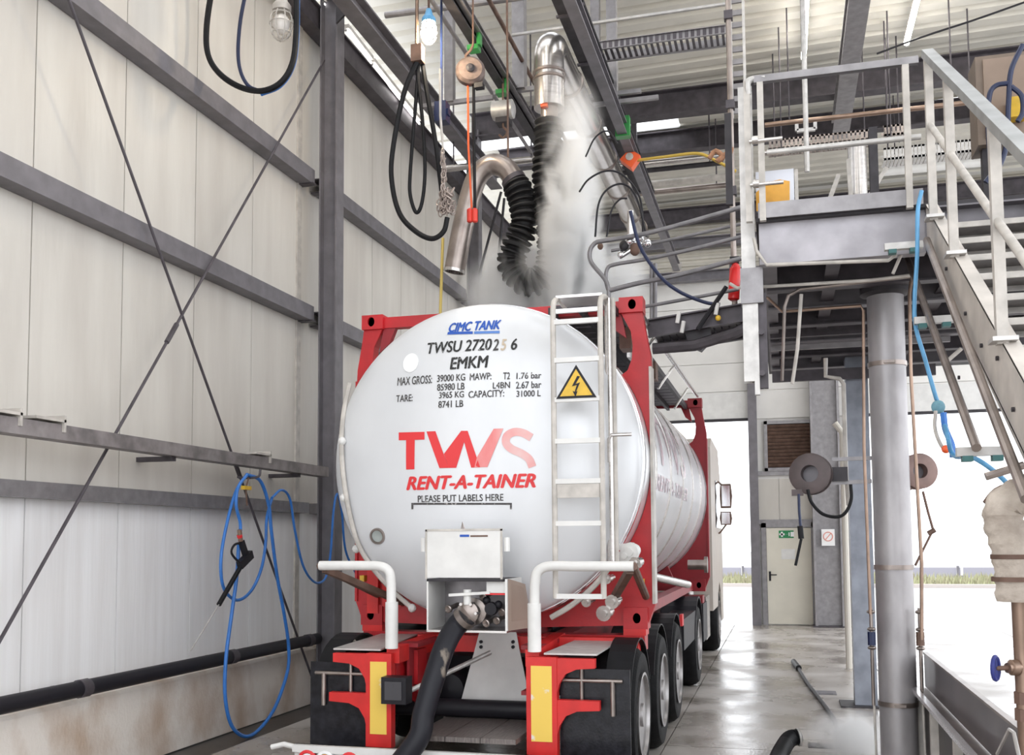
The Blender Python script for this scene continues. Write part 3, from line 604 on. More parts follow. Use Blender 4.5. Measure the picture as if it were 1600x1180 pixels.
MB().box(-2.80, -2.67, 6.832, 6.84, .67, .80).cyl((-2.74, 6.83, .78), (-2.74, 6.84, .78), .012).build('box_lid', mat('charcoal plastic', (.05, .048, .055), .4), b_)
MB().tube([(-2.66, 7.0, .72), (-2.2, 7.5, .95)], .018).build('stay_rod', galvl, tr)
pl = at(770, 1118, Z=.42).y
ap = MB().prism(L((749, 988), (806, 988), (833, 1119), (714, 1119), Y=7.72), (0, .012, 0)).build('apron_plate', white, tr, 'white trapezoid plate below valve cabinet')
m = MB()
for px in (752, 802):
    for py in (1003, 1011): q = at(px, py, Y=7.72); m.cyl(q, q-V((0, .015, 0)), .014, 8)
m.build('plate_bolts', blackm, ap)
for k in range(3):
    MB().box(-2.60+k*.26, -2.345+k*.26, 6.83, 7.70, .395, .43).build('step_plank', mat('wet grey plank', (.20, .17, .16), .4, 0, .5, 14, stretch=(6, .6, 1)), tr)

MB().box(-3.48, -1.08, 6.74, 6.80, .29, .34).box(-3.48, -1.08, 6.78, 6.80, .17, .34).build('underrun_bumper', white, tr)
MB().tube([(-3.48, 6.77, .32), (-3.56, 6.77, .335), (-3.66, 6.77, .31)], .02).build('bumper_end', white, tr)
for x, mm in ((-3.36, logor), (-3.22, sw), (-3.03, logor), (-1.2, logor), (-1.36, sw)):
    t_ = MB().lathe([(.075, 0), (.075, .02), (.055, .025), (.05, .015), (1e-4, .015)], (x, 6.76, .235), V((0, -1, 0)), 20).build('tail_lamp', mm, tr)
    MB().lathe([(.05, .016), (1e-4, .02)], (x, 6.755, .235), V((0, -1, 0)), 16).build('lamp_lens', sw if mm is logor else mat('amber lens', (.8, .3, .05), .2), t_)
for s in (-1, 1):
    xa, xb = XC+s*.72, XC+s*1.22
    MB().box(xa, xb, 7.07, 7.085, .22, .90).build('mud_flap', mat('shiny wet black rubber', (.022, .022, .028), .25, .0, .6, 14, bump=.06, spec=.3), tr)
    MB().cyl((xa, 7.05, .82), (xb-s*.05, 7.05, .82), .014).cyl((xa+s*.16, 7.05, .62), (xa+s*.16, 7.05, .95), .014).cyl((xb-s*.12, 7.05, .58), (xb-s*.12, 7.05, .82), .018).build('flap_bracket', staind, tr)
    for y in (7.62, 8.93, 10.24):                                     # arched fenders
        m = MB(); n_ = 14; ri = .56
        P_ = [(y+ri*math.cos(math.radians(20+140*k/n_)), .5+ri*math.sin(math.radians(20+140*k/n_))) for k in range(n_+1)]
        Q_ = [(y+(ri+.012)*math.cos(math.radians(20+140*k/n_)), .5+(ri+.012)*math.sin(math.radians(20+140*k/n_))) for k in range(n_+1)]
        xs0, xs1 = XC+s*(.82 if y > 8 else 1.03), XC+s*1.22
        for k in range(n_):
            a4 = [P_[k], P_[k+1], Q_[k+1], Q_[k]]; m.prism([(xs0, u, v) for u, v in a4], (xs1-xs0, 0, 0))
        m.build('fender', black, tr)
# wheels: one built, the others copied with their parts
rimm = mat('silver wheel rim', (.46, .44, .44), .3, .6, .35, 8)
def wheel(r=.5, w=.36):
    o = thing('wheel')
    k = r/.5
    MB().lathe([(.30*k, w/2-.02), (.40*k, w/2), (.455*k, w/2-.01), (.49*k, w/2-.05), (.5*k, w/2-.09), (.5*k, -w/2+.09), (.49*k, -w/2+.05), (.455*k, -w/2+.01), (.40*k, -w/2), (.30*k, -w/2+.02)], (0, 0, 0), XUP, 40, closed=True).build('tyre', tyre, o)
    MB().lathe([(.30*k, w/2-.02), (.315*k, w/2+.004), (.295*k, w/2+.006), (.285*k, w/2-.05), (.24*k, w/2-.12), (.17*k, w/2-.13), (.15*k, w/2-.07), (.09*k, w/2-.06), (.085*k, w/2+.0), (1e-4, w/2+.005)], (0, 0, 0), XUP, 32).build('rim', rimm, o)
    for j in range(10):
        t = j*math.pi/5; MB().cyl((w/2-.13, .205*k*math.cos(t), .205*k*math.sin(t)), (w/2-.08, .205*k*math.cos(t), .205*k*math.sin(t)), .017, 6).build('wheel_nut', rust, o)
    return o
def copyw(src, loc, flip, parent):
    o = src.copy(); COL.objects.link(o); o.location = loc; o.parent = parent
    if flip: o.rotation_euler.z = math.pi
    for c in src.children:
        d = c.copy(); COL.objects.link(d); d.parent = o
    return o
w0 = wheel(); w0.location = (XC+1.06, 7.62, .5); w0.parent = tr
# nuts stay within two levels below the trailer: wheel > tyre, rim, wheel_nut
for y in (8.93, 10.24): copyw(w0, (XC+1.06, y, .5), False, tr)
for y in (7.62, 8.93, 10.24): copyw(w0, (XC-1.06, y, .5), True, tr)
for y in (7.62, 8.93, 10.24): MB().cyl((XC-1.0, y, .5), (XC+1.0, y, .5), .07).build('axle', blackm, tr)
MB().box(XC-.9, XC+.9, 8.1, 8.5, .55, .85).build('air_tank_rack', blackm, tr)
for x in (-.35, .35): MB().lathe([(1e-4, 0), (.12, .03), (.14, .08), (.14, .7), (.12, .75), (1e-4, .78)], (XC+x-.0, 7.75, .62), YUP, 20).build('air_tank', blackm, tr)
MB().box(XC+.95, XC+1.22, 11.0, 12.6, .62, .95).build('tool_box', blackm, tr)
MB().box(XC+1.2, XC+1.23, 10.75, 10.9, .9, 1.02).build('side_marker', logor, tr)
# white guard tubes on the trailer rear
for s, lb in ((-1, ''), (1, '')):
    if s < 0: pts = L((500, 884), (560, 884), (594, 885), (608, 894), (612, 912), (612, 988), Y=7.0)
    else: pts = L((990, 885), (900, 885), (858, 885), (840, 894), (835, 915), (835, 990), Y=7.0)
    x_ = pts[-1].x; pts = [V((p.x, 7.0, pts[0].z if i < 2 else p.z)) for i, p in enumerate(pts)]; pts[-2].x = pts[-3].x*.2+x_*.8
    g_ = MB().tube([pts[0]]+smoothpts(pts[1:5], 5)+[V((x_, 7.0, 1.1))], .036, 14).build('guard_tube', white, tr)
    MB().cyl((x_, 7.0, 1.02), (x_, 7.0, 1.36), .048, 14).build('tube_socket', white, g_)
    q = pts[0]; MB().cyl(q, (q.x-s*.05, 8.0, 1.36), .03, 10).bar((q.x-s*.03, 7.02, q.z-.03), (q.x-s*.32, 7.9, 1.30), .05, .05).build('tube_brace', rust, g_)
# tractor
tc = thing('tractor_unit', 'cream truck cab pulling the tank trailer towards the bright opening', 'truck')
cabm = mat('cream cab paint', (.52, .46, .41), .35, 0, .1, 2)
pf = [(15.35, .75), (15.35, 3.2), (15.6, 3.36), (17.2, 3.3), (17.75, 2.75), (17.95, 1.9), (17.95, .45), (17.4, .45), (17.3, .95), (16.95, 1.12), (16.6, .95), (16.5, .75)]
MB().prism([(XC-1.24, y, z) for y, z in pf], (2.48, 0, 0)).build('cab', cabm, tc, smooth=0)
MB().prism([(XC+1.242, y, z) for y, z in ((16.3, 2.0), (16.3, 2.75), (17.3, 2.75), (17.6, 2.0))], (.006, 0, 0)).build('side_window', mat('dark cab glass', (.03, .035, .04), .05), tc)
for k, (py, w) in enumerate(((775, .40), (810, .22))):
    q = at(1134, py, Y=16.9); mr = MB(); h = w/2*1.0
    mr.prism([(q.x-.08, 16.9, q.z-h), (q.x+.08, 16.9, q.z-h), (q.x+.10, 16.9, q.z), (q.x+.08, 16.9, q.z+h), (q.x-.08, 16.9, q.z+h), (q.x-.10, 16.9, q.z)], (0, .12, 0))
    mo = mr.build('mirror', rust, tc); MB().box(q.x-.065, q.x+.065, 16.895, 16.9, q.z-h*.85, q.z+h*.85).build('mirror_glass', chrome, mo)
    MB().tube(smoothpts([(XC+1.2, 17.0, q.z+.25-.5*k), (q.x-.1, 17.0, q.z+.22-.45*k), (q.x, 17.0, q.z+.1-.2*k)], 4), .016, 6).build('mirror_arm', rust, mo)
for x in (XC-.42, XC+.42): MB().prof((x, 11.8, .85), (x, 17.4, .85), cpoly(.25, .08)).build('frame_rail', blackm, tc)
MB().box(XC+.75, XC+1.2, 14.5, 15.2, .4, 1.0).cyl((XC+.95, 14.6, 1.0), (XC+.95, 14.6, 3.2), .07).build('fuel_tank', stain, tc)
for y in (12.9, 16.95):
    for s in (-1, 1): copyw(w0, (XC+s*1.05, y, .5), s < 0, tc)
for s in (-1, 1):
    m = MB(); xs0, xs1 = XC+s*.8, XC+s*1.23
    for k in range(14):
        t0, t1 = math.radians(10+160*k/14), math.radians(10+160*(k+1)/14)
        a4 = [(12.9+r*math.cos(t), .5+r*math.sin(t)) for r, t in ((.58, t0), (.58, t1), (.6, t1), (.6, t0))]; m.prism([(xs0, u, v) for u, v in a4], (xs1-xs0, 0, 0))
    m.build('fender', blackm, tc)
MB().box(XC+1.1, XC+1.22, 13.7, 14.4, .45, .95).build('battery_box', blackm, tc)
# thick transfer hose at the rear outlet
hp = smoothpts(L((729, 963), (712, 980), Y=6.95)+L((695, 1010), Y=6.85)+L((678, 1060), Y=6.74)+L((662, 1115), Y=6.66)+L((650, 1160), Y=6.6)+[V((-2.75, 6.5, .12)), V((-3.0, 6.2, .09)), V((-3.4, 5.6, .09)), V((-3.9, 4.9, .09))], 8)
hs = thing('transfer_hose', 'thick black rubber hose hanging from outlet of tank cabinet', 'hose')
MB().tube(hp, .078, 16).build('hose', mat('worn black hose', (.014, .014, .019), .45, 0, c2=(.20, .17, .14), scale=9, stretch=(1, 1, .5), lo=.30, hi=.38, spec=.25), hs)
MB().cyl(hp[0], hp[3], .092, 16).build('hose_coupling', staind, hs)

# ================================================================== OVERHEAD GEAR
def pipeline(name, label, pts, r, m, cat='pipe', grp=None, n=10, sm=0, clips=None):
    P_ = smoothpts(pts, sm) if sm else [V(p) for p in pts]
    if not clips: return MB().tube(P_, r, n).build(name, m, label=label, cat=cat, group=grp)
    t = thing(name, label, cat, grp); MB().tube(P_, r, n).build('pipe', m, t)
    for c in clips: MB().bar(V(c)-V((r*1.5, 0, 0)), V(c)+V((r*1.5, 0, 0)), r*3, r*3).build('clip', galvd, t)
    return t
# festoon rail with green trolleys
a, b = lerpY((775, 120), (850, 250), 7.2); a.y = 4.5
fr_ = thing('festoon_rail', 'dark festoon rail with green trolleys above tanker left side', 'rail')
MB().prof(a, b, cpoly(.13, .10, .02)).build('track', steeld, fr_); MB().prof(a+V((.12, 0, .05)), b+V((.12, 0, .05)), ipoly(.08, .06, .01, .008)).build('track', galv, fr_)
for px, py in ((735, 68), (783, 137)):
    q = at(px, py, Z=7.12); MB().box(a.x-.0, a.x+.12, q.y-.06, q.y+.06, 7.03, 7.08).box(a.x+.10, a.x+.14, q.y-.04, q.y+.04, 7.08, 7.24).build('trolley', green, fr_, 'green plastic trolley')
# paired dark cable tracks
def track(q0, q1, z, y0, y1, h, w, label, mm, grp='cable tracks above the tanker'):
    a, b = lerpY(q0, q1, z)
    t = thing('cable_track', label, 'track', grp); x = a.x
    MB().prof((x, y0, z), (x, y1, z), cpoly(h, w, .014)).build('channel', mm, t)
    for k in range(5): MB().cyl((x+w*.5+.03*(k-2), y0, z+h*.2+.012*(k % 2)), (x+w*.5+.03*(k-2), y1, z+h*.2+.012*(k % 2)), .011, 6).build('cable', black if k % 2 else blackm, t)
    y = y0+.5
    while y < y1: MB().box(x-.02, x+w+.02, y-.02, y+.02, z-h/2-.02, z-h/2).build('cross_strap', galvd, t); y += 1.1
    return x
yt = at(990, 300, Z=7.3).y
track((870, 25), (990, 285), 7.3, 5, 15.5, .10, .17, 'left dark cable track above the tanker', steeld)
track((900, 45), (1000, 270), 7.4, 5, 16, .10, .14, 'middle dark cable track above the tanker', steeld)
a, b = lerpY((925, 50), (1050, 415), 7.0); ye = at(1052, 418, Z=7.0).y
ct_ = thing('hoist_rail', 'long grey hoist rail ending above the gangway with orange box', 'rail')
MB().prof((a.x, 5, 7.0), (a.x, ye, 7.0), ipoly(.16, .12, .02, .015)).build('rail', steel, ct_)
MB().box(a.x-.09, a.x+.09, ye-.02, ye, 6.9, 7.1).build('end_stop', whited, ct_)
q = at(985, 228, X=a.x); MB().prism([(a.x+u, q.y-.1, 6.84+v) for u, v in ((-.13, .0), (0, .13), (.14, .03), (.02, -.13))], (0, .16, 0)).build('trolley_box', orange, ct_, 'orange trolley box')
MB().cyl((a.x+.0, q.y-.12, 6.86), (a.x+.0, q.y-.1, 6.86), .05).build('trolley_plate', whited, ct_)
q = at(973, 190, X=a.x); MB().box(a.x-.09, a.x+.09, q.y-.06, q.y+.06, 6.9, 7.16).build('trolley', green, ct_)
for k, (q0, q1, z) in enumerate((((780, 30), (868, 190), 7.6), ((740, 30), (765, 85), 7.7), ((690, 5), (768, 160), 7.5))):
    a, b = lerpY(q0, q1, z); a.y = 5
    pipeline('conduit', ('thin conduit along hall beside the festoon rail', 'thin brown conduit along hall left of the festoon rail', 'thin conduit along hall above the hanging hoses')[k], [a, (a.x, 15.8, z)], .025, (rust, rust, galv)[k], grp='conduits along the hall')
# vertical hangers from the roof
for px, y0, y1, Y, w, lb in ((709, -30, 160, 11.5, .055, 'grey hanger left of the hoist reel'), (820, -30, 140, 11.5, .075, 'grey hanger left of the exhaust duct'), (936, -60, 150, 12.0, .055, 'grey hanger right of the exhaust duct'), (962, -60, 160, 12.0, .06, 'pale hanger beside the cable ladder')):
    a, b = at(px, y0, Y=Y), at(px, y1, Y=Y); h = thing('roof_hanger', lb, 'hanger', 'hangers under the roof')
    MB().prof((a.x, Y, b.z), (a.x, Y, 9.3), cpoly(w*2, w*2, .012), YUP).build('strut', galv, h); MB().box(a.x-.12, a.x+.16, Y-.1, Y+.1, 9.28, 9.31).build('foot_plate', galvd, h)
    MB().bar((a.x-.4, Y, b.z), (a.x+.5, Y, b.z), .05, .05).build('arm', galv, h)
# cross conduits and cable ladder
a, b = at(800, 55, Y=11.2), at(1135, 6, Y=11.2)
pipeline('cross_conduit', 'thin conduit crossing the hall above the exhaust duct', [a, b], .02, galvl, 'conduit')
a, b = at(602, 24, Y=10.2), at(820, -5, Y=10.2); pipeline('cross_conduit', 'thick grey conduit crossing above the glowing lamp', [a, b], .035, galv, 'conduit')
cl = thing('cable_ladder', 'galvanised cable ladder crossing the hall towards the tower', 'ladder')
a, b = at(935, 82, Y=11.5), at(1135, 56, Y=11.5); dz = b.z-a.z
for o in (-.14, .14): MB().prof(a+V((0, o, 0)), b+V((0, o, 0)), cpoly(.1, .03*(1 if o < 0 else -1), .006)).build('side_rail', galv, cl)
for k in range(22):
    q = a.lerp(b, (k+.5)/22); MB().box(q.x-.015, q.x+.015, q.y-.14, q.y+.14, q.z-.04, q.z-.02).box(q.x-.02, q.x+.02, q.y-.155, q.y-.15, q.z-.05, q.z+.05).build('rung', galvd, cl)
cl = thing('cable_ladder', 'upright cable ladder beside the tower mast', 'ladder')
a, b = at(1152, 55, Y=9.5), at(1152, 185, Y=9.5)
for o in (-.06, .06): MB().box(a.x+o-.012, a.x+o+.012, 9.48, 9.54, b.z, 9.2).build('side_rail', galvl, cl)
for k in range(24):
    z = b.z+.05+k*.12; MB().box(a.x-.05, a.x+.05, 9.5, 9.52, z, z+.05).build('rung', galv, cl)
a, b = at(1137, -20, Y=9.2), at(1138, 480, Y=9.2)
pipeline('riser_pipe', 'tall thin stainless riser pipe left of the tower mast', [(a.x, 9.2, 9.2), (a.x, 9.2, b.z)], .026, staind, clips=[(a.x, 9.2, at(1137, y, Y=9.2).z) for y in (25, 165, 300, 420)])
# exhaust: duct along the hall, elbow, drop pipe, bellows hose, bent pipe
q = at(858, 150, Y=10); dx, dzt = q.x, at(858, 92, Y=10).z
ed = thing('exhaust_duct', 'round stainless exhaust duct with elbow running along the hall', 'duct')
zz = at(858, 190, Y=10).z
elb = [V((dx, 10+.22-.22*math.cos(t*math.pi/16), dzt-.02+.22*math.sin(t*math.pi/16))) for t in range(9)]
MB().tube([(dx, 10, at(858, 170, Y=10).z)]+elb+[V((dx, 17.0, dzt+.20))], .16, 24).build('duct', stain, ed)
for yy in (11, 12.2, 13.4, 14.6, 15.8, 16.6): MB().lathe([(.16, 0), (.175, .01), (.175, .05), (.16, .06)], (dx, yy, dzt+.2), YUP, 24).build('duct_seam', staind, ed)
for y in (118, 128): MB().lathe([(.16, 0), (.172, .01), (.172, .03), (.16, .04)], (dx, 10, at(858, y, Y=10).z), ZUP, 24).build('duct_seam', staind, ed)
z1, z0 = at(858, 128, Y=10).z, at(858, 186, Y=10).z
MB().lathe([(.15, z1), (.13, z1-.08), (.10, (z0+z1)/2), (.09, z0+.1), (.09, z0)], (dx, 10, 0), ZUP, 20).build('reducer', staind, ed)
MB().box(dx-.06, dx+.01, 9.86, 9.92, z0+.08, z0+.17).build('damper_lever', orange, ed)
a = at(985, 350, Y=16.5)
hook = [at(x, y, Y=10) for x, y in ((710, 425), (724, 350), (740, 290), (754, 266), (772, 257), (792, 265), (804, 284))]
bp_ = thing('bent_exhaust_pipe', 'bent stainless pipe hooked over with open end above the tank', 'pipe')
hk = smoothpts(hook, 6); rr_ = .112
MB().tube(hk, rr_, 20, caps=False).tube(hk, rr_-.012, 20, caps=False).build('pipe', staind, bp_)
d_ = (hk[1]-hk[0]).normalized(); MB().lathe([(rr_-.012, 0), (rr_+.006, 0), (rr_+.006, .03), (rr_-.012, .03)], hk[0]-d_*.005, d_, 20, closed=True).build('rim', stain, bp_)
d_ = (hk[-1]-hk[-2]).normalized(); MB().lathe([(rr_-.01, 0), (rr_+.02, 0), (rr_+.02, .05), (rr_-.01, .05)], hk[-1]-d_*.04, d_, 20, closed=True).build('clamp_ring', galvd, bp_)
a = at(793, 120, Y=10); MB().cyl((a.x, 10, a.z+2), (a.x, 10, at(790, 258, Y=10).z), .012, 6).build('hanger_wire', rust, bp_)
bh = smoothpts([at(x, y, Y=10) for x, y in ((803, 281), (815, 312), (819, 350), (806, 386), (799, 412), (815, 438), (842, 438), (859, 410), (861, 365), (855, 315), (854, 265), (857, 225), (858, 188))], 22)
ds = [0]
for i in range(1, len(bh)): ds.append(ds[-1]+(bh[i]-bh[i-1]).length)
rad = [.125+.024*(1 if int(s_/.035) % 2 else -1)+random.uniform(-.011, .011) for s_ in ds]
MB().tube(bh, rad, 16).build('bellows_hose', mat('sooty bellows rubber', (.012, .011, .012), .7, 0, .5, 12), label='black corrugated bellows hose hanging in a loop in the steam', cat='hose', smooth=20)
# ------------------------------------------------------------------ glowing caged lamp
def cagelamp(px, py, Y, r, label, lit, top):
    q = at(px, py, Y=Y); t = thing('caged_lamp', label, 'lamp', 'caged hand lamps'); 
    if lit: bm_ = mat('glowing bulb', (1, .9, .7), .4, emit=((1, .80, .5), 140))
    else: bm_ = mat('frosted bulb', (.8, .76, .72), .3)
    MB().ball(q, r*.72, 14, 10, (1, 1, 1.25)).build('bulb', bm_, t)
    for k in range(8):
        an = k*math.pi/4
        MB().tube([q+V((r*math.sin(s_)*math.cos(an), r*math.sin(s_)*math.sin(an), -r*1.45*math.cos(s_))) for s_ in [j*math.pi/8 for j in range(8)]], .006, 5).build('cage_wire', whited if not lit else galv, t)
    for hh in (-.7, 0, .7): MB().tube([q+V((r*math.sqrt(1-hh*hh*.8)*math.cos(j*math.pi/8), r*math.sqrt(1-hh*hh*.8)*math.sin(j*math.pi/8), hh*r*1.2)) for j in range(16)], .006, 5, closed=True).build('cage_ring', whited if not lit else galv, t)
    MB().lathe([(r*.8, 0), (r*.8, r*.5), (r*.5, r*.9), (r*.3, r*1.6)], q+V((0, 0, r*1.1)), ZUP, 14).build('socket', lblue if lit else whited, t)
    MB().cyl(q+V((0, 0, r*2.5)), (q.x, q.y, top), .012, 6).build('suspension', rust, t)
    if lit:
        l_ = bpy.data.lights.new('lamp_light', 'POINT'); l_.energy = 22; l_.color = (1, .85, .65); l_.shadow_soft_size = .1
        lo = bpy.data.objects.new('lamp_light', l_); COL.objects.link(lo); lo.location = q-V((0, 0, r*1.8)); lo.parent = t
    return q
cagelamp(670, 50, 9, .085, 'glowing caged bulb lamp above the looped black hoses', True, 9.2)
cagelamp(440, 38, 8.2, .11, 'unlit white caged lamp beside hose loop at top left', False, 9.2)
def hose(label, pts, Y, r, m, n=8, cat='hose', grp=None, name='hanging_hose'):
    return MB().tube(smoothpts([at(x, y, Y=Y) for x, y in pts], 6), r, n).build(name, m, label=label, cat=cat, group=grp)
hose('thick black hose hanging in a wide loop at top left', ((333, -30), (323, 40), (325, 85), (343, 115), (375, 136), (410, 142), (440, 128), (458, 95), (463, 40), (463, -20)), 8.2, .028, black, grp='black hoses looped under the roof')
hose('thin black hose inside the wide loop at top left', ((388, -30), (376, 30), (372, 80), (376, 112), (388, 134), (405, 142)), 8.2, .018, blued, grp='black hoses looped under the roof')
hose('bright blue hose following the wide loop at top left', ((466, -20), (465, 60), (458, 105), (438, 135), (408, 148)), 8.25, .016, blue)
hose('thick black hose looping lowest below the glowing lamp', ((653, 92), (630, 150), (613, 240), (613, 290), (625, 335), (650, 362), (675, 373), (693, 362), (699, 340)), 9, .026, black, grp='black hoses looped under the roof')
hose('narrow black hose loop inside the lowest loop', ((655, 92), (648, 180), (641, 270), (641, 305), (650, 332), (659, 318), (664, 270), (661, 200), (652, 110)), 9.03, .019, black, grp='black hoses looped under the roof')
hose('black hose falling straight from lamp to the chain bundle', ((659, 92), (668, 150), (680, 220), (689, 290), (693, 330)), 9.06, .024, black, grp='black hoses looped under the roof')
pipeline('hose_drop_pipe', 'thin copper drop pipe above the black hose loops', [at(652, -30, Y=9), at(651, 80, Y=9), at(655, 96, Y=9)], .018, copper)
MB().box(at(652, 72, Y=9).x-.05, at(652, 72, Y=9).x+.06, 8.95, 9.05, at(652, 98, Y=9).z, at(652, 72, Y=9).z).build('hose_manifold', rust, label='rusty manifold where the black hoses start', cat='fitting')
# chain bundle
ch = thing('chain_bundle', 'bundle of pale lifting chain hanging left of bent pipe', 'chain')
lk = None
def link(loc, rz, tilt):
    global lk
    if lk is None:
        P_ = [V((.022*math.cos(t*math.pi/6), 0, .035*math.sin(t*math.pi/6))) for t in range(12)]
        lk = MB().tube(P_, .007, 5, closed=True).mesh('chain_link', mat('pale zinc chain', (.5, .42, .38), .45, .4, .4, 20))
    o = bpy.data.objects.new('chain_link', lk); COL.objects.link(o); o.location = loc; o.rotation_euler = (tilt, 0, rz); o.parent = ch
for k in range(34):
    y = 238+k*2.9; w = 2 if y < 300 else 9
    link(at(693+random.uniform(-w, w), y, Y=9+random.uniform(-.05, .05)), random.uniform(0, 3), random.uniform(-.5, .5))
for k in range(50): link(at(699+random.uniform(-9, 9), random.uniform(296, 332), Y=9+random.uniform(-.06, .06)), random.uniform(0, 3), random.uniform(-1, 1))
pipeline('chain_strop', 'slack pale rope above the chain bundle', [at(688, 108, Y=9), at(688, 180, Y=9), at(693, 240, Y=9)], .012, whited, 'rope')
q = at(690, 176, Y=9.2); MB().box(q.x-.06, q.x+.06, 9.15, 9.28, q.z-.10, q.z+.10).box(q.x-.075, q.x+.075, 9.18, 9.25, q.z-.03, q.z+.03).cyl((q.x, 9.2, q.z), (q.x, 9.2, 9.35), .012, 6).build('hoist_motor', blued, label='small dark blue hoist motor behind the hose loops', cat='motor')
# spring balancer with red rope
q = at(735, 112, Y=9.5)
sb = thing('spring_balancer', 'round rusty spring balancer hanging above the red cord', 'balancer')
MB().lathe([(1e-4, -.06), (.12, -.06), (.15, -.03), (.15, .03), (.12, .06), (1e-4, .06)], q, V((.3, -1, .1)), 24).build('drum', mat('rusty cast drum', (.22, .16, .14), .55, .3, .5, 14), sb)
MB().lathe([(1e-4, .06), (.04, .06), (.045, .08), (.02, .10), (1e-4, .10)], q, V((.3, -1, .1)), 16).build('hub', steeld, sb)
MB().tube(smoothpts([q+V((-.02, 0, .11)), q+V((-.05, 0, .17)), q+V((0, 0, .22)), q+V((.03, 0, .28))], 4), .014, 6).cyl(q+V((.03, 0, .28)), (q.x+.03, q.y, 9.2), .01, 6).build('hook', rust, sb)
MB().box(q.x+.05, q.x+.14, q.y-.04, q.y+.04, q.z-.19, q.z-.14).build('rope_guide', blackm, sb)
cd_ = thing('pendant_control', 'red cord with red pendant handles hanging before the bent pipe', 'control')
e = at(737, 325, Y=9.5); MB().tube([at(731, 128, Y=9.5), at(732, 230, Y=9.5), e], .011, 6).build('cord', orange, cd_)
MB().tube([at(740, 125, Y=9.5), at(741, 240, Y=9.5), at(742, 325, Y=9.5)], .016, 6).build('cable', black, cd_)
for px in (734, 742):
    g_ = at(px, 337, Y=9.5); MB().lathe([(.02, -.07), (.03, -.06), (.03, .06), (.015, .075)], g_, ZUP, 10).build('handle', mat('signal red plastic', (.75, .05, .03), .4), cd_)
# second machinery cluster behind
q = at(786, 172, Y=11)
mc = thing('chain_hoist', 'small grey chain hoist with hook behind the spring balancer', 'hoist')
MB().lathe([(.06, -.14), (.11, -.12), (.11, .12), (.06, .14)], q, XUP, 16).build('body', galvl, mc); MB().box(q.x-.08, q.x+.08, 10.95, 11.12, q.z-.16, q.z+.04).build('gear_case', steeld, mc)
MB().tube(smoothpts([q+V((0, 0, -.2)), q+V((.05, 0, -.27)), q+V((0, 0, -.33)), q+V((-.05, 0, -.29))], 4), .014, 6).cyl(q+V((0, 0, -.2)), q+V((0, 0, .5)), .012, 6).build('hook', rust, mc)
# yellow rope and dark ropes behind the tank
pipeline('yellow_rope', 'thin yellow rope hanging beside the left frame corner', [at(692, 372, Y=10), at(687, 520, Y=10)], .016, mat('yellow rope', (.55, .42, .12), .6), 'rope')
for k, (p0, p1) in enumerate((((783, 300), (748, 432)), ((788, 310), (772, 470)))): pipeline('dark_rope', ('slanting black rope left of the bellows hose', 'upright black rope left of the bellows hose')[k], [at(*p0, Y=11.5), at(*p1, Y=11.5)], .016, blackm, 'rope')
# cross pipes and racks at the back
for k, (p0, p1, Y, r, m_, lb) in enumerate((((690, 262), (850, 250), 14, .05, stain, 'bright cross pipe behind the bent exhaust pipe'), ((960, 258), (1130, 246), 17, .05, stain, 'bright cross pipe left of the tower mast'), ((960, 268), (1130, 258), 17.2, .045, steeld, 'dark cross pipe left of the tower mast'), ((975, 290), (1140, 278), 18, .06, whited, 'pale upper cross pipe before ribbed cladding'), ((975, 302), (1140, 292), 18.2, .05, staind, 'brown lower cross pipe before ribbed cladding'), ((1195, 239), (1420, 216), 15, .045, stain, 'bright pipe behind the tower front railing'), ((1195, 196), (1530, 158), 14.5, .035, copper, 'slim copper pipe behind the tower railing'), ((1380, 272), (1545, 250), 18, .07, white, 'white pipe behind the stair railing'))):
    a, b = at(*p0, Y=Y), at(*p1, Y=Y); b.z = a.z = (a.z+b.z)/2; cp_ = thing('cross_pipe', lb, 'pipe', 'cross pipes at the back of the hall'); MB().tube([a, b], r, 12).build('pipe', m_, cp_)
    for t in (.12, .88): q = a.lerp(b, t); MB().cyl(q, (q.x, q.y, 9.375+.018*(q.x+1.6)), .012, 6).build('hanger_rod', galvd, cp_)
pipeline('yellow_cable', 'yellow cable sagging towards the tower mast', smoothpts([at(x, y, Y=13) for x, y in ((985, 252), (1040, 245), (1090, 240), (1120, 252), (1150, 268))], 5), .02, mat('yellow cable', (.55, .36, .05), .5), 'cable')
pipeline('rope_coil', 'rusty knotted rope on the riser pipe', smoothpts([at(x, y, Y=9.1) for x, y in ((1108, 248), (1118, 236), (1130, 246), (1120, 252), (1135, 240), (1143, 232), (1138, 246))], 4), .022, mat('rusty rope', (.40, .20, .11), .8, 0, .4, 30), 'rope')
def tray(p0, p1, Y, label, n, m_, h=.16, w=.3):
    a, b = at(*p0, Y=Y), at(*p1, Y=Y); z = (a.z+b.z)/2; t = thing('cable_tray', label, 'tray', 'cable trays behind the tower')
    for o in (0, w): MB().box(a.x, b.x, Y+o, Y+o+.01, z-h/2, z-h/2+.03).box(a.x, b.x, Y+o, Y+o+.01, z+h/2-.03, z+h/2).build('side_rail', m_, t)
    for k in range(n):
        x = a.x+(b.x-a.x)*(k+.5)/n; MB().box(x-.02, x+.02, Y, Y+.01, z-h/2, z+h/2).box(x-.02, x+.02, Y, Y+w, z-h/2, z-h/2+.02).build('rung', m_, t)
    for x in (a.x+.1, b.x-.1): MB().cyl((x, Y+w+.02, z-h/2), (x, Y+w+.02, 9.375+.018*(x+1.6)), .012, 6).build('hanger_rod', galvd, t)
    return t
tray((1200, 224), (1365, 212), 15.5, 'brown slotted cable tray behind the front railing', 24, staind)
tray((1380, 205), (1420, 200), 15.5, 'short slotted cable tray beside the railing corner', 6, staind)
tray((1380, 242), (1538, 224), 15.0, 'bright perforated cable tray behind the stair railing', 26, galvl, .18)
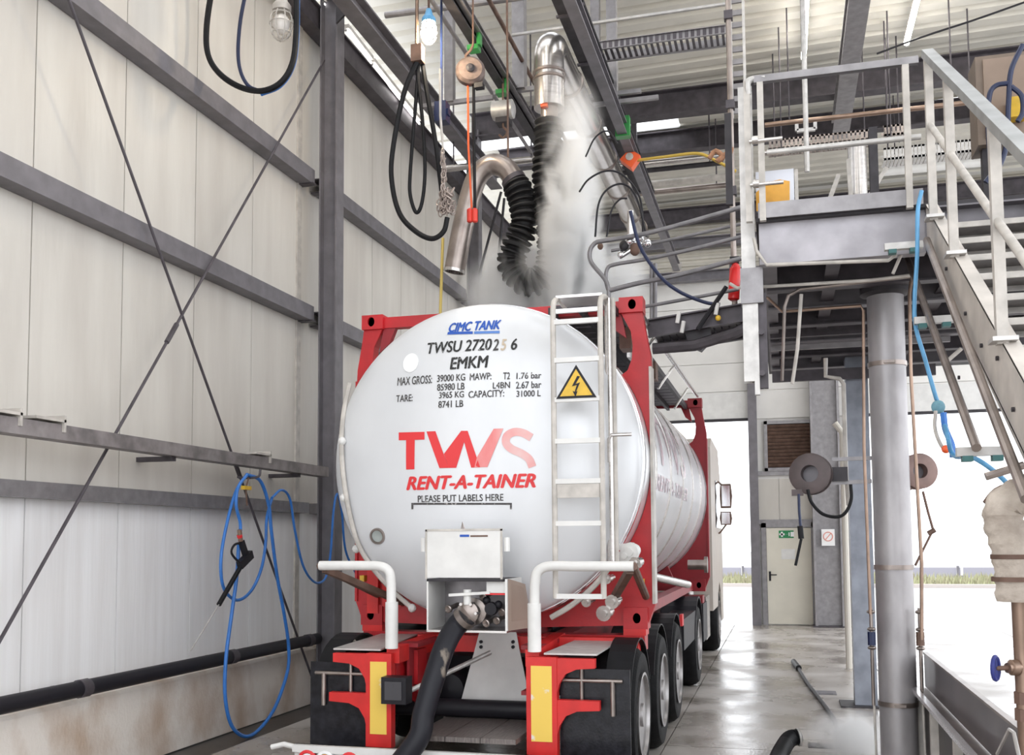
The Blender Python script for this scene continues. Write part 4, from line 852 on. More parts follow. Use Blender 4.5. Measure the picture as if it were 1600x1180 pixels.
q = at(1340, 270, Y=14); MB().cyl((q.x, 14, 4.11), (q.x, 14, at(1340, 232, Y=14).z), .12, 20).build('vent_stack', stain, label='short shiny steel stack rising behind the platform edge', cat='stack')
q = at(1372, 270, Y=13); MB().prof((q.x, 13, 4.11), (q.x, 13, at(1372, 200, Y=13).z), cpoly(.12, .1), YUP).build('upright', steeld, label='dark channel upright right of the steel stack', cat='post')
for k, (p0, p1, w) in enumerate((((1293, 320), (1310, 275), .14), ((1330, 320), (1325, 250), .08), ((1356, 310), (1385, 262), .05))):
    a, b = at(*p0, Y=13.5), at(*p1, Y=13.5); a = b+(a-b)*((b.z-4.12)/(b.z-a.z))
    MB().bar(a, b, w, .05).build('sloping_strut', whited, label=('wide pale strut', 'steep pale strut', 'thin pale strut')[k]+' behind the platform near the steel stack', cat='strut')
lr = thing('pipe_bracket', 'U shaped pipe bracket hung behind the front railing', 'bracket')
q0, q1 = at(1245, 205, Y=12), at(1274, 208, Y=12); zt_ = at(1260, 193, Y=12).z
MB().bar((q0.x, 12, q0.z), (q1.x, 12, q0.z), .04, .04).bar((q0.x, 12, q0.z), (q0.x, 12, zt_), .04, .04).bar((q1.x, 12, q0.z), (q1.x, 12, zt_), .04, .04).build('u_frame', galvl, lr)
MB().cyl(((q0.x+q1.x)/2, 12, q0.z-.5), ((q0.x+q1.x)/2, 12, 9.2), .03, 8).build('rod', galvl, lr)
for k, px in enumerate((867, 887)):
    q = at(px+100, 260, Y=17); 
    MB().box(q.x-.05, q.x+.05, 17.3, 17.4, at(px, 330, Y=17.3).z, 9.37).build('steel_strut', steel, label=('left', 'right')[k]+' of two grey struts standing before the ribbed cladding', cat='strut')

pipeline('roof_cable', 'thin dark cable slung under roof at upper right', smoothpts([at(x, y, Y=14.5) for x, y in ((1370, 84), (1440, 58), (1520, 32), (1605, 2))], 4), .014, blackm, 'cable')
kb = thing('knee_bracket', 'dark bracket at the head of the column beside tanker', 'bracket')
MB().box(-5.3, -3.9, 10.42, 10.48, 8.22, 8.36).build('arm', steel, kb); MB().prism([(-4.9, 10.44, 8.22), (-4.45, 10.44, 8.22), (-4.9, 10.44, 7.85)], (0, .03, 0)).build('gusset', steeld, kb)
# ================================================================== BLUE WASH HOSES ON THE LEFT WALL
def whose(label, pts, X, r, m):
    return MB().tube(smoothpts([at(x, y, X=X) for x, y in pts], 7), r, 10).build('wash_hose', m, label=label, cat='hose', group='blue wash hoses on the left wall')
whose('blue wash hose hanging in one long loop almost to the floor', ((386, 742), (407, 752), (420, 790), (424, 830), (433, 900), (444, 960), (451, 1010), (449, 1050), (430, 1105), (405, 1140), (383, 1151), (362, 1134), (352, 1090), (353, 1030), (362, 960), (370, 900), (373, 850)), -4.86, .017, blue)
whose('blue wash hose hanging in short oval loop behind spray gun', ((386, 741), (368, 770), (352, 830), (345, 880), (350, 920), (370, 938), (392, 924), (408, 890), (415, 850), (417, 810), (425, 778)), -4.93, .015, blue)
whose('blue hose loop passing in front of the steel column', ((425, 778), (440, 766), (453, 780), (461, 830), (474, 885), (492, 910), (508, 904), (516, 870), (521, 800), (527, 772), (534, 800), (540, 860), (556, 896)), -4.84, .013, blue)
whose('short blue hose from the hook down to the spray gun', ((386, 742), (372, 762), (369, 790), (375, 815), (376, 830)), -4.80, .015, blue)
sg_ = thing('spray_gun', 'black spray gun with long lance hanging on the blue hoses', 'spray gun')
P3 = lambda x, y: at(x, y, X=-4.79)
MB().cyl(P3(374, 828), P3(376, 846), .022, 10).build('coupling', copper, sg_); MB().cyl(P3(374, 836), P3(375, 840), .025, 10).build('coupling_ring', logor, sg_)
MB().tube(smoothpts([P3(377, 848), P3(366, 852), P3(362, 865), P3(376, 882)], 5), .011, 6).build('trigger_guard', blackm, sg_)
MB().bar(P3(377, 846), P3(384, 868), .04, .05).bar(P3(392, 866), P3(374, 884), .05, .075).build('gun_body', blackm, sg_)
MB().cyl(P3(378, 882), P3(342, 945), .022, 10).build('lance_sleeve', black, sg_); MB().cyl(P3(342, 945), P3(298, 1017), .006, 6).build('lance', galvl, sg_)
hk_ = thing('hose_hook', 'yellow and steel hook holding the blue wash hoses', 'hook')
q = at(386, 742, X=-4.9); MB().tube(smoothpts([(-5.0, q.y, q.z-.02), (-4.9, q.y, q.z-.03), (-4.78, q.y, q.z-.02), (-4.76, q.y, q.z+.05)], 4), .012, 6).build('arm', galvd, hk_)
q = at(385, 763, X=-4.85); MB().box(q.x-.02, q.x+.02, q.y-.06, q.y+.06, q.z-.015, q.z+.02).build('clip', yellow, hk_)
MB().tube([at(389, 745, X=-4.87), at(384, 762, X=-4.85), at(386, 790, X=-4.85)], .009, 6).build('strap', rust, hk_)

# ================================================================== TOWER, PLATFORM AND STAIRS
ZP = 4.09
tw = thing('platform', 'galvanised steel service platform right of the tanker', 'platform')
MB().prof((-.12, 7.36, 3.93), (1.0, 7.36, 3.93), [(-u, v) for u, v in cpoly(.30, .10, .014)][::-1]).build('edge_beam', mat('scuffed galvanised beam', (.46, .44, .47), .45, .4, .35, 3.5), tw, smooth=0)
MB().box(-.12, .98, 7.255, 7.27, ZP, ZP+.11).build('toe_board', galv, tw)
MB().box(-.14, 2.7, 7.30, 14.2, ZP-.01, ZP+.02).build('deck_plate', steeld, tw)
MB().prof((-.10, 7.4, 3.93), (-.10, 12.2, 3.93), cpoly(.28, .1, .012)).build('edge_beam', steel, tw, smooth=0)
MB().prof((1.0, 7.36, 3.93), (2.7, 7.36, 3.93), cpoly(.28, .1, .012)).build('edge_beam', steel, tw, smooth=0)
for k, y in enumerate((8.1, 8.8, 9.5, 10.3, 11.1, 11.9)): MB().prof((-.08, y, 3.86), (2.6, y, 3.86), ipoly(.22, .12, .014, .01)).build('cross_beam', steel if k % 2 else galvd, tw, smooth=0)
for k, x in enumerate((.4, 1.3, 2.2)): MB().prof((x, 7.5, 3.9), (x, 12, 3.9), ipoly(.18, .1, .014, .01)).build('joist', galvd, tw, smooth=0)
# lower pipe frame hanging under the platform
for k, (py, Y, m_, h) in enumerate(((497, 9.6, galv, .05), (522, 10.0, galvd, .10), (545, 10.4, galv, .06), (590, 11.4, galvd, .12))):
    a, b = at(1195, py, Y=Y), at(1350, py-8, Y=Y); MB().bar((-.08, Y, a.z), (1.6, Y, a.z), .05, h).build('hanger_rail', m_, tw)
rg = thing('front_railing', 'pale tubular railing along the front edge of the platform', 'railing')
YR = 7.27
a, b = at(1172, 140, Y=YR), at(1448, 108, Y=YR); zr_ = ZP+1.02
MB().bar((-.13, YR, zr_), (.98, YR, zr_), .045, .05).build('top_rail', galv, rg)
MB().cyl((-.05, YR, at(1300, 228, Y=YR).z), (.98, YR, at(1300, 228, Y=YR).z), .02).build('middle_rail', galvl, rg)
for px in (1169, 1190, 1419): q = at(px, 250, Y=YR); MB().box(q.x-.022, q.x+.022, YR-.022, YR+.022, ZP-.02, zr_).build('post', whited, rg)
q = at(1169, 150, Y=YR); MB().tube(smoothpts([(q.x, YR, zr_-.1), (q.x, YR-.02, zr_-.02), (q.x+.04, YR, zr_+.01), (q.x+.12, YR, zr_+.01)], 4), .024).build('rail_bend', galvl, rg)
for k, py in enumerate((222, 290)):
    z = at(1190, py, Y=YR).z; MB().cyl((-.17, YR-.03, z), (.06, YR-.03, z), .014).cyl((-.15, YR-.05, z), (-.11, YR-.05, z), .03).build('gate_latch', stain, rg)
# mast
ms = thing('tower_mast', 'upright galvanised mast at left corner of the platform', 'mast')
MB().prof((-.20, 7.5, 2.95), (-.20, 7.5, 5.15), ipoly(.11, .10, .012, .01), YUP).build('mast_post', galvl, ms)
MB().box(-.175, -.14, 7.44, 7.5, 2.85, 3.55).build('lower_post', galvl, ms); MB().prof((-.11, 7.5, 2.9), (-.11, 7.5, 3.6), ipoly(.06, .06, .01, .01), YUP).build('rack_post', galvd, ms)
MB().box(-.26, -.10, 7.42, 7.56, 3.52, 3.78).build('bracket_plate', galv, ms)
for z in (3.0, 3.3): MB().cyl((-.12, 7.44, z), (-.12, 7.40, z), .02).build('roller', galvd, ms)
MB().bar((-.33, 7.55, 4.3), (-.33, 7.55, 5.0), .05, .05, XUP).build('lift_rod', steeld, ms)
# bag and papers
q0, q1 = at(1182, 331, Y=7.45), at(1240, 264, Y=7.45)
dc = thing('document_board', 'white board with orange sheet tied behind the railing', 'board')
MB().box(q0.x, q1.x, 7.44, 7.46, q0.z, q1.z).build('board', mat('bluish white board', (.66, .68, .75), .4), dc)
m = MB(); m.prism([(q0.x, 7.435, q0.z), (q1.x-.035, 7.435, q0.z), (q1.x-.03, 7.435, q0.z+.20), (q1.x-.10, 7.435, q0.z+.22), (q0.x+.1, 7.435, q0.z+.21), (q0.x, 7.435, q0.z+.14)], (0, .006, 0)).build('orange_sheet', mat('orange plastic sheet', (.85, .42, .05), .5, 0, .2, 10), dc)
MB().box(q1.x+.005, q1.x+.03, 7.46, 7.5, q0.z, q1.z).build('board_edge', whited, dc)
fe = thing('fire_extinguisher', 'red fire extinguisher behind the tower mast', 'extinguisher')
q0, q1 = at(1146, 470, Y=9.0), at(1146, 412, Y=9.0)
MB().lathe([(.03, 0), (.05, .015), (.05, (q1.z-q0.z)*.85), (.03, (q1.z-q0.z)*.97), (.02, q1.z-q0.z)], q0, V((.08, 0, 1)), 16).build('cylinder', mat('extinguisher red', (.70, .02, .02), .3), fe)
MB().box(q1.x-.03, q1.x+.05, 8.98, 9.02, q1.z, q1.z+.06).build('valve', blackm, fe)
# columns under the platform
bpipe = thing('pipe_column', 'thick round steel column under the platform with steel straps', 'column')
xc_ = (at(1356, 460, Y=8.3).x+at(1438, 1150, Y=8.3).x)/2-.0; rc = .138
xc_ = .815
MB().cyl((xc_, 8.3, 0), (xc_, 8.3, 3.72), rc, 40).build('shaft', mat('mottled zinc column', (.44, .42, .43), .42, .35, .3, 5, stretch=(1, 1, .5)), bpipe, smooth=30)
for py in (565, 887, 1103): z = at(1400, py, Y=8.3-rc).z; MB().lathe([(rc, -.018), (rc+.008, -.018), (rc+.008, .018), (rc, .018)], (xc_, 8.3, z), ZUP, 40, closed=True).box(xc_-.04, xc_+.04, 8.3-rc-.03, 8.3-rc+.005, z-.01, z+.01).build('strap', staind, bpipe)
MB().lathe([(rc, 0), (rc+.05, .02), (rc+.05, .08), (rc, .08)], (xc_, 8.3, 3.70), ZUP, 40).build('head_plate', steeld, bpipe)
sp_ = thing('square_column', 'blue grey square column behind the thick round column', 'column')
MB().box(.70, .93, 11.55, 11.78, 0, 3.8).build('shaft', mat('blue grey zinc', (.30, .32, .37), .4, .4, .3, 6), sp_); MB().box(.55, 1.0, 11.45, 11.9, 0, .02).build('base_plate', steeld, sp_)
q = at(1327, 1045, Z=0); pipeline('white_standpipe', 'slim white standpipe left of the square column', [(q.x, q.y, 0), (q.x, q.y, 3.3), (q.x-.1, q.y, 3.45)], .045, mat('cream pipe paint', (.66, .62, .55), .4))
# thin pipes along the round column
def pth(label, pts, Y, r, m_, sm=0, name='thin_pipe', cat='pipe'): return pipeline(name, label, [at(x, y, Y=Y) for x, y in pts], r, m_, cat, sm=sm)
pth('copper pipe dropping left of the round column', ((1180, 463), (1200, 466), (1222, 487), (1345, 478), (1349, 486), (1350, 700), (1360, 960)), 8.0, .012, copper)
pth('bronze pipe dropping right of the round column', ((1424, 436), (1421, 460), (1423, 580), (1440, 880), (1440, 1000)), 8.05, .013, copper)
pth('pale pipe under the platform edge', ((1178, 372), (1182, 392), (1198, 414), (1388, 407), (1400, 398)), 7.3, .013, whited)
pth('long pale pipe under the platform beams', ((1140, 443), (1152, 450), (1180, 449), (1360, 438), (1425, 430)), 7.6, .012, whited)
pth('bent copper pipe hooking down under the platform', ((1222, 595), (1226, 480), (1232, 462), (1250, 452), (1340, 442), (1422, 432)), 7.7, .013, staind)
pth('slanting pale rod under the platform', ((1238, 600), (1246, 545), (1252, 460)), 7.72, .014, whited)
pth('short slanting pipe under the edge beam', ((1395, 428), (1408, 398)), 7.4, .012, whited)
pth('grey pipe dropping beside the reel', ((1290, 560), (1290, 588), (1312, 592), (1318, 600), (1322, 740), (1326, 790)), 8.6, .018, whited)
for k, (px, X0) in enumerate(((1362, 8.12), (1438, 8.15))):
    q = at(px, 1000, Y=X0); vs_ = thing('valve_set', ('ball valve set on the pipe left of the round column', 'ball valve set on the pipe right of the round column')[k], 'valve')
    MB().cyl((q.x, X0, .55 if k == 0 else .62), (q.x, X0, 1.28), .013).build('pipe', staind, vs_)
    MB().cyl((q.x, X0, 1.0), (q.x, X0, 1.10), .03, 10).build('valve_body', blued if k == 0 else rust, vs_)
    for z in (.98, 1.12, 1.25): MB().ball((q.x, X0, z), .033, 10, 6, (1, 1, .5)).build('valve_nut', staind, vs_)
    MB().cyl((q.x+.01, X0, 0), (q.x, X0, .96), .009).build('drop_tube', whited, vs_)
# hose reels
def reel(px, py, Y, r, label, m_, ax, side):
    q = at(px, py, Y=Y); t = thing('hose_reel', label, 'hose reel', 'hose reels on the round column'); ax = V(ax).normalized()
    MB().lathe([(r*.45, -.05), (r, -.05), (r+.012, -.045), (r+.012, -.035), (r*.62, -.03), (r*.62, .03), (r+.012, .035), (r+.012, .045), (r, .05), (r*.45, .05)], q, ax, 32, closed=True).build('drum', m_, t)
    MB().lathe([(1e-4, -.03), (r*.6, -.03), (r*.6, -.04), (r*.3, -.07), (r*.12, -.09), (1e-4, -.09)], q, ax, 20).build('hub', steel, t)
    MB().lathe([(r*.95, -.028), (r*.95, .028), (r*.63, .028), (r*.63, -.028)], q, ax, 28, closed=True).build('wound_hose', black, t)
    MB().bar(q-ax*.075+V((-.1*r, 0, 0)), q-ax*.075+V((side*r*1.05, 0, .01)), .02, .05).box(q.x+min(0, side*.28), q.x+max(0, side*.28), Y+.06, Y+.08, q.z-.055, q.z+.055).build('bracket', steeld, t)
    MB().box(q.x-r*1.0, q.x-r*.4, Y-.04, Y+.04, q.z-r*1.12, q.z-r*.8).build('hose_guide', m_, t)
    return q
dk = mat('dark brown reel', (.10, .075, .075), .45, .2, .3, 8)
reel(1267, 741, 8.25, .15, 'dark hose reel mounted left of the round column', dk, (-.25, -1, .05), 1)
reel(1434, 737, 8.55, .13, 'brown hose reel peeping out right of the round column', mat('rusty brown reel', (.26, .17, .15), .5, .2, .3, 8), (.3, -1, .05), -1)
MB().bar(at(1300, 718, Y=8.36), at(1362, 716, Y=8.36), .03, .03).bar(at(1300, 755, Y=8.36), at(1362, 752, Y=8.36), .03, .03).build('twin_bracket', galv, label='twin grey arms holding left hose reel to the column', cat='bracket')
hose('black hose looping from left reel up to grey pipe', ((1262, 765), (1268, 785), (1285, 803), (1308, 808), (1322, 800), (1330, 780), (1329, 757)), 8.2, .013, black, name='reel_hose')
lg = thing('reel_lance', 'black spray lance hanging from the left hose reel', 'spray lance')
PL = lambda x, y: at(x, y, Y=8.15)
MB().tube([PL(1248, 772), PL(1249, 800), PL(1251, 822)], .011, 8).build('hose', blued, lg); MB().cyl(PL(1250, 822), PL(1252, 842), .022).build('gun_body', black, lg); MB().cyl(PL(1252, 842), PL(1243, 884), .011).build('nozzle', black, lg)
lg = thing('reel_lance', 'brown spray lance hanging from the right hose reel', 'spray lance')
PL = lambda x, y: at(x, y, Y=8.5)
MB().tube([PL(1442, 768), PL(1450, 800), PL(1458, 828)], .010, 8).build('hose', rust, lg); MB().cyl(PL(1450, 834), PL(1461, 828), .02).build('gun_body', rust, lg); MB().cyl(PL(1456, 832), PL(1430, 884), .009).build('nozzle', rust, lg)
# stairs coming down towards the camera
st = thing('staircase', 'galvanised steel staircase descending from the platform on the right', 'stairs')
sl = .615; S0, S1 = (7.30, 3.93), (1.15, 3.93-6.15*sl)
strm = mat('beige stringer paint', (.66, .61, .56), .45, .1, .3, 4)
for x, f in ((1.0, 1), (1.78, -1)):
    pts = [(x, S0[0], S0[1]+.17), (x, S1[0], S1[1]+.17), (x, S1[0]+.2, max(0, S1[1]-.13)), (x, S0[0], S0[1]-.17)]
    MB().prism(pts, (.012*f, 0, 0)).build('stringer_web', strm, st)
    for o in (.165, -.165):
        MB().prism([(x, S0[0], S0[1]+o-.012), (x, S1[0]+.05, S1[1]+o-.012+.03), (x, S1[0]+.05, S1[1]+o+.03), (x, S0[0], S0[1]+o)], (.075*f, 0, 0)).build('stringer_flange', strm, st)
m_tr = mat('dark perforated tread', (.12, .11, .11), .5, .4, .4, 20)
for k in range(19):
    y = 7.12-k*.315; z = 3.93-(7.30-y)*sl+.02
    if z < .15: break
    t = MB().box(1.02, 1.76, y-.13, y+.13, z, z+.018).build('tread', m_tr, st)
    MB().box(1.02, 1.76, y-.145, y-.13, z-.015, z+.02).build('nosing', whited, st)
    MB().box(1.02, 1.76, y+.12, y+.13, z-.03, z).build('tread_lip', galvl, st)
for px, py in ((1480, 420), (1510, 490), (1535, 540), (1500, 590), (1585, 640), (1560, 560)):
    q = at(px, py, X=.998); MB().cyl(q, q-V((.012, 0, 0)), .012, 6).build('bolt', steeld, st)
sr = thing('stair_railing', 'pale stair railing with broad sloping handrail', 'railing')
HY, HZ = (7.0, 5.03), (4.2, 3.22); hs_ = (HY[1]-HZ[1])/(HY[0]-HZ[0])
MB().bar((1.0, HY[0], HY[1]), (1.0, 2.4, HY[1]-(HY[0]-2.4)*hs_), .07, .05).build('hand_rail', mat('grey handrail', (.42, .43, .43), .35, .4, .3, 6), sr)
MB().cyl((1.0, 6.98, HY[1]-.5), (1.0, 2.4, HY[1]-.5-(6.98-2.4)*hs_), .021).build('middle_rail', whited, sr)
for py_, y in ((1, 6.98), (2, 6.25), (3, 5.05), (4, 3.6)):
    z = HY[1]-(HY[0]-y)*hs_; MB().box(.975, 1.025, y-.025, y+.025, 3.93-(7.3-y)*sl+.15, z).build('post', whited, sr); MB().box(.95, 1.06, y-.06, y+.06, 3.93-(7.3-y)*sl+.16, 3.93-(7.3-y)*sl+.18).build('post_foot', galvl, sr)
# right railing of the stairs and platform, cabinet
sr2 = thing('stair_railing', 'railing on the far side of the staircase', 'railing')
MB().bar((1.8, HY[0], HY[1]), (1.8, 2.4, HY[1]-(HY[0]-2.4)*hs_), .05, .05).build('hand_rail', galv, sr2)
for y in (6.9, 5.4, 3.9): MB().box(1.78, 1.82, y-.02, y+.02, 3.93-(7.3-y)*sl+.15, HY[1]-(HY[0]-y)*hs_).build('post', galvl, sr2)
cb = thing('control_cabinet', 'brown control cabinet on the platform behind the stair railing', 'cabinet')
q0, q1 = at(1528, 210, Y=9.6), at(1600, 80, Y=9.6)
MB().box(q0.x, q0.x+.75, 9.6, 9.95, q0.z-.1, q1.z).build('body', brown, cb); MB().box(q0.x+.06, q0.x+.7, 9.58, 9.6, q0.z-.05, q1.z-.04).build('door', mat('light brown cabinet door', (.26, .19, .145), .45, 0, .15, 5), cb)
for x in (q0.x+.05, q0.x+.65): MB().box(x, x+.05, 9.7, 9.8, ZP, q0.z-.1).build('leg', steeld, cb)
q = at(1586, 170, Y=9.5); MB().box(q.x-.06, q.x+.08, 9.42, 9.56, q.z-.1, q.z+.08).build('socket_box', yellow, cb)
for k, pts in enumerate((((1598, 70), (1580, 110), (1576, 160), (1572, 230), (1553, 280)), ((1575, 130), (1556, 134), (1546, 150), (1544, 200), (1550, 280)), ((1580, 135), (1596, 150), (1598, 175), (1590, 190)), ((1562, 215), (1556, 260), (1540, 285)))):
    hose(('thick dark blue cable arching over the control cabinet', 'dark blue cable looping down before the control cabinet', 'short cable loop at the yellow socket box', 'dark cable dropping behind the stair handrail')[k], pts, 9.3, .022, blued, cat='cable', name='power_cable')
# blue hose tied at the stair head, pipes under the stairs
pipeline('tie_hose', 'light blue hose hanging from stair head down to pipes', smoothpts([at(x, y, Y=6.9) for x, y in ((1440, 298), (1434, 330), (1433, 400), (1429, 470), (1431, 512), (1445, 560), (1462, 620), (1470, 640))]+[at(x, y, Y=6.3) for x, y in ((1480, 680), (1490, 712))]+[at(x, y, Y=5.8) for x, y in ((1520, 715), (1560, 742), (1600, 785))], 5), .0135, lblue, 'hose')
kn = thing('hose_knot', 'knotted light blue hose end with clips below the stairs', 'hose')
c_ = at(1466, 636, Y=6.6); MB().ball(c_, .042, 10, 8, (1, .8, 1)).build('knot', mat('teal cloth', (.20, .42, .52), .6, 0, .3, 20), kn)
MB().tube(smoothpts([at(x, y, Y=6.5) for x, y in ((1462, 642), (1461, 670), (1470, 695), (1480, 705))], 5), .012, 6).build('loop', whited, kn)
MB().tube(smoothpts([at(x, y, Y=6.5) for x, y in ((1474, 645), (1477, 670), (1487, 695), (1489, 715))], 5), .02, 6).build('tail', blue, kn); MB().ball(at(1478, 702, Y=6.48), .026, 8, 6).build('clip', orange, kn)
for k, (p0, p1, X) in enumerate((((1412, 388), (1526, 700), .93), ((1448, 375), (1604, 780), .95))):
    a, b = at(*p0, X=X), at(*p1, X=X); pipeline('stair_pipe', ('left', 'right')[k]+' of two grey brown pipes slung under the stair stringer', [a, b], .024, staind, grp='pipes under the stair')
for k, (p0, p1) in enumerate((((1428, 503), (1494, 497)), ((1494, 708), (1578, 703)), ((1382, 388), (1442, 381)))):
    y = (6.85, 5.5, 7.22)[k]; a, b = at(*p0, Y=y), at(*p1, Y=y); a.z = b.z = (a.z+b.z)/2; ps_ = thing('strut_channel', ('middle', 'lower', 'upper')[k]+' strut channel clamping the pipes under the stairs', 'channel')
    MB().bar((a.x, y, a.z), (b.x, y, b.z), .05, .045).build('channel', galvl, ps_)
    for x in (a.x+.05, b.x-.06): MB().box(x-.025, x+.025, y-.03, y+.03, a.z-.05, a.z-.022).build('pipe_clamp', mat('teal clamp', (.05, .16, .16), .5), ps_)
pth('pale diagonal brace pipe below the stringer', ((1540, 745), (1600, 727)), 5.2, .02, staind); pth('pale brace rod below the stair head', ((1478, 566), (1502, 545)), 7.2, .014, whited)
# lagged pipe with valve at the right edge
lp_ = thing('lagged_pipe', 'lagged steam pipe with elbow and blue wheel valve at right edge', 'pipe')
pp = smoothpts([at(x, y, Y=4.75) for x, y in ((1640, 762), (1605, 772), (1572, 790), (1568, 815), (1578, 850), (1586, 900), (1588, 940))], 6)
MB().tube(pp, [.082+.005*math.sin(i*1.7) for i in range(len(pp))], 16).build('lagging', lagging, lp_)
q = at(1586, 935, Y=4.75); q2 = at(1600, 1090, Y=4.75)
MB().tube(smoothpts([at(x, y, Y=4.8) for x, y in ((1545, 790), (1560, 772), (1590, 760))], 4), .03, 8).build('bracket', rust, lp_)
MB().cyl(q+V((.02, 0, .02)), (q.x+.03, 4.75, .35), .036, 14).build('bare_pipe', copper, lp_)
for z in (at(1590, 905, Y=4.75).z, at(1590, 870, Y=4.75).z): MB().lathe([(.084, -.01), (.089, -.01), (.089, .01), (.084, .01)], (q.x-.003, 4.75, z), ZUP, 16, closed=True).build('wire_band', rust, lp_)
zv = at(1580, 1042, Y=4.75).z; xv = q.x+.03
MB().cyl((xv, 4.75, zv), (xv-.08, 4.7, zv), .022).lathe([(.02, 0), (.034, .01), (.034, .035), (.02, .045)], (xv-.03, 4.73, zv), V((-1, -.4, 0)), 12).build('valve_body', copper, lp_)
MB().cyl((xv-.08, 4.7, zv), (xv-.13, 4.68, zv), .01).build('valve_stem', rust, lp_)
MB().tube([V((xv-.13, 4.68, zv))+V((.4, -.9, 0))*.0+V((.018*math.cos(t*math.pi/8), .03*math.cos(t*math.pi/8), .048*math.sin(t*math.pi/8))) for t in range(16)], .009, 6, closed=True).bar((xv-.13, 4.68, zv-.045), (xv-.13, 4.68, zv+.045), .01, .014, XUP).build('hand_wheel', mat('blue hand wheel', (.03, .04, .22), .4), lp_)
for z in (zv-.13, zv-.2): MB().cyl((xv, 4.75, z-.025), (xv, 4.75, z+.025), .05, 8).build('pipe_union', rust, lp_)
# stainless splash trough at lower right
tg = thing('splash_trough', 'long stainless splash trough with rail at lower right', 'trough')
darks = mat('stained dark stainless', (.20, .175, .185), .3, .7, .4, 2.5)
MB().prism([(1.03, 4.3, .66), (1.05, 4.3, .66), (1.05, 4.3, .91), (1.03, 4.3, .91)], (0, 4.15, 0)).build('splash_panel', darks, tg)
MB().bar((1.04, 4.3, .915), (1.04, 8.45, .915), .035, .015).build('top_lip', staind, tg)
MB().prism([(.93, 4.3, .655), (1.04, 4.3, .635), (1.04, 4.3, .65), (.93, 4.3, .67)], (0, 4.15, 0)).build('trough_floor', staind, tg)
MB().bar((.925, 4.3, .665), (.925, 8.45, .665), .04, .03).build('front_rail', mat('bright rail', (.72, .70, .72), .25, .7), tg)
MB().box(1.0, 1.02, 4.3, 8.45, .12, .62).build('kick_panel', mat('dark kick panel', (.07, .06, .06), .4, .3, .3, 5), tg)
for y in (4.6, 5.6, 6.6, 7.6, 8.35): MB().box(.95, 1.0, y-.03, y+.03, 0, .64).build('leg', whited, tg)
pts = [at(x, y, X=.9) for x, y in ((1558, 1178), (1577, 1140), (1584, 1145), (1594, 1190))]
MB().tube(pts, .008, 6).build('wire_hook', galvl, tg)
# ================================================================== GANGWAY TO THE TANK
gw = thing('gangway', 'dark folding gangway reaching from the tower to the tank top', 'gangway')
YG = 8.8
a0, a1 = at(1012, 508, Y=YG), at(1162, 484, Y=YG)
for o in (0, .75): MB().prof(V((a0.x, YG+o, a0.z-.04)), V((-.16, YG+o, a1.z-.02)), cpoly(.16, .06, .012)).build('side_beam', galvd, gw)
for k in range(14):
    t = (k+.5)/14; x = a0.x+(-.16-a0.x)*t; z = a0.z+(a1.z-a0.z)*t; MB().box(x-.028, x+.028, YG+.03, YG+.72, z-.02, z+.01).build('tread_slat', steeld, gw)
MB().tube([at(1020, 545, Y=YG), at(1085, 540, Y=YG), at(1150, 520, Y=YG), at(1185, 500, Y=YG)], .05, 8).build('lift_cylinder', galvd, gw)
MB().prism([at(1070, 520, Y=YG), at(1110, 512, Y=YG), at(1112, 530, Y=YG), at(1095, 548, Y=YG), at(1078, 540, Y=YG)], (0, .1, 0)).build('pivot_plate', steeld, gw)
MB().cyl(at(1090, 515, Y=8.7), at(1135, 448, Y=8.7), .02, 8).build('gas_strut', blackm, gw); q = at(1122, 497, Y=8.7); MB().ball(q, .025).build('grease_cap', yellow, gw)
for px, py in ((1058, 505), (1118, 492), (1065, 520)): q = at(px, py, Y=8.7); MB().cyl(q, q+V((.02, 0, .1)), .018, 8).build('pin', white, gw)
rm = mat('grey handrail tube', (.24, .23, .24), .4, .4, .3, 8)
def rail(name, pts, Y, r=.021): return MB().tube(smoothpts([at(x, y, Y=Y) for x, y in pts], 5), r, 10).build(name, rm, gw)
rail('hand_rail', ((1158, 324), (1060, 352), (1000, 367), (945, 376), (930, 380), (922, 392), (924, 410), (945, 436), (951, 452)), 8.9)
MB().cyl(at(951, 450, Y=8.9), at(952, 480, Y=8.9), .019).build('rail_post', rm, gw)
rail('hand_rail', ((1158, 370), (1080, 390), (1010, 405), (962, 413), (949, 420), (947, 440), (952, 458)), 8.95, .018)
rail('middle_rail', ((1158, 404), (1060, 430), (1000, 442), (952, 454)), 8.9, .022)
rail('middle_rail', ((1154, 452), (1080, 466), (1004, 480)), 8.9, .016)
rail('hand_rail', ((1158, 350), (1060, 372), (1000, 384), (955, 392)), 9.6, .016)
for px, y0, y1 in ((1018, 410, 500), (1024, 412, 500)): MB().cyl(at(px, y0, Y=9.6), at(px, y1, Y=9.6), .018).build('rail_post', rm, gw)
for k, (pts, Y, r, m_) in enumerate((((( 985, 330), (1000, 385), (1030, 430), (1060, 455), (1100, 472), (1125, 476)), 8.8, .016, blued), (((905, 300), (920, 280), (948, 267), (975, 275), (1000, 310), (1005, 370)), 9.3, .010, blackm), (((930, 370), (935, 320), (950, 295), (975, 288), (995, 310), (1010, 370)), 9.2, .010, blackm), (((948, 370), (955, 330), (968, 312), (980, 310)), 9.2, .009, blackm), (((915, 245), (930, 215), (950, 205), (965, 225)), 9.4, .009, blackm))):
    hose(('dark blue cable sagging from hoist rail to the gangway', 'wide thin black cable arch above the gangway', 'second thin black cable arch above the gangway', 'short thin black cable arch above the gangway', 'small black cable arch beside the duct')[k], pts, Y, r, m_, cat='cable', name='loose_cable')
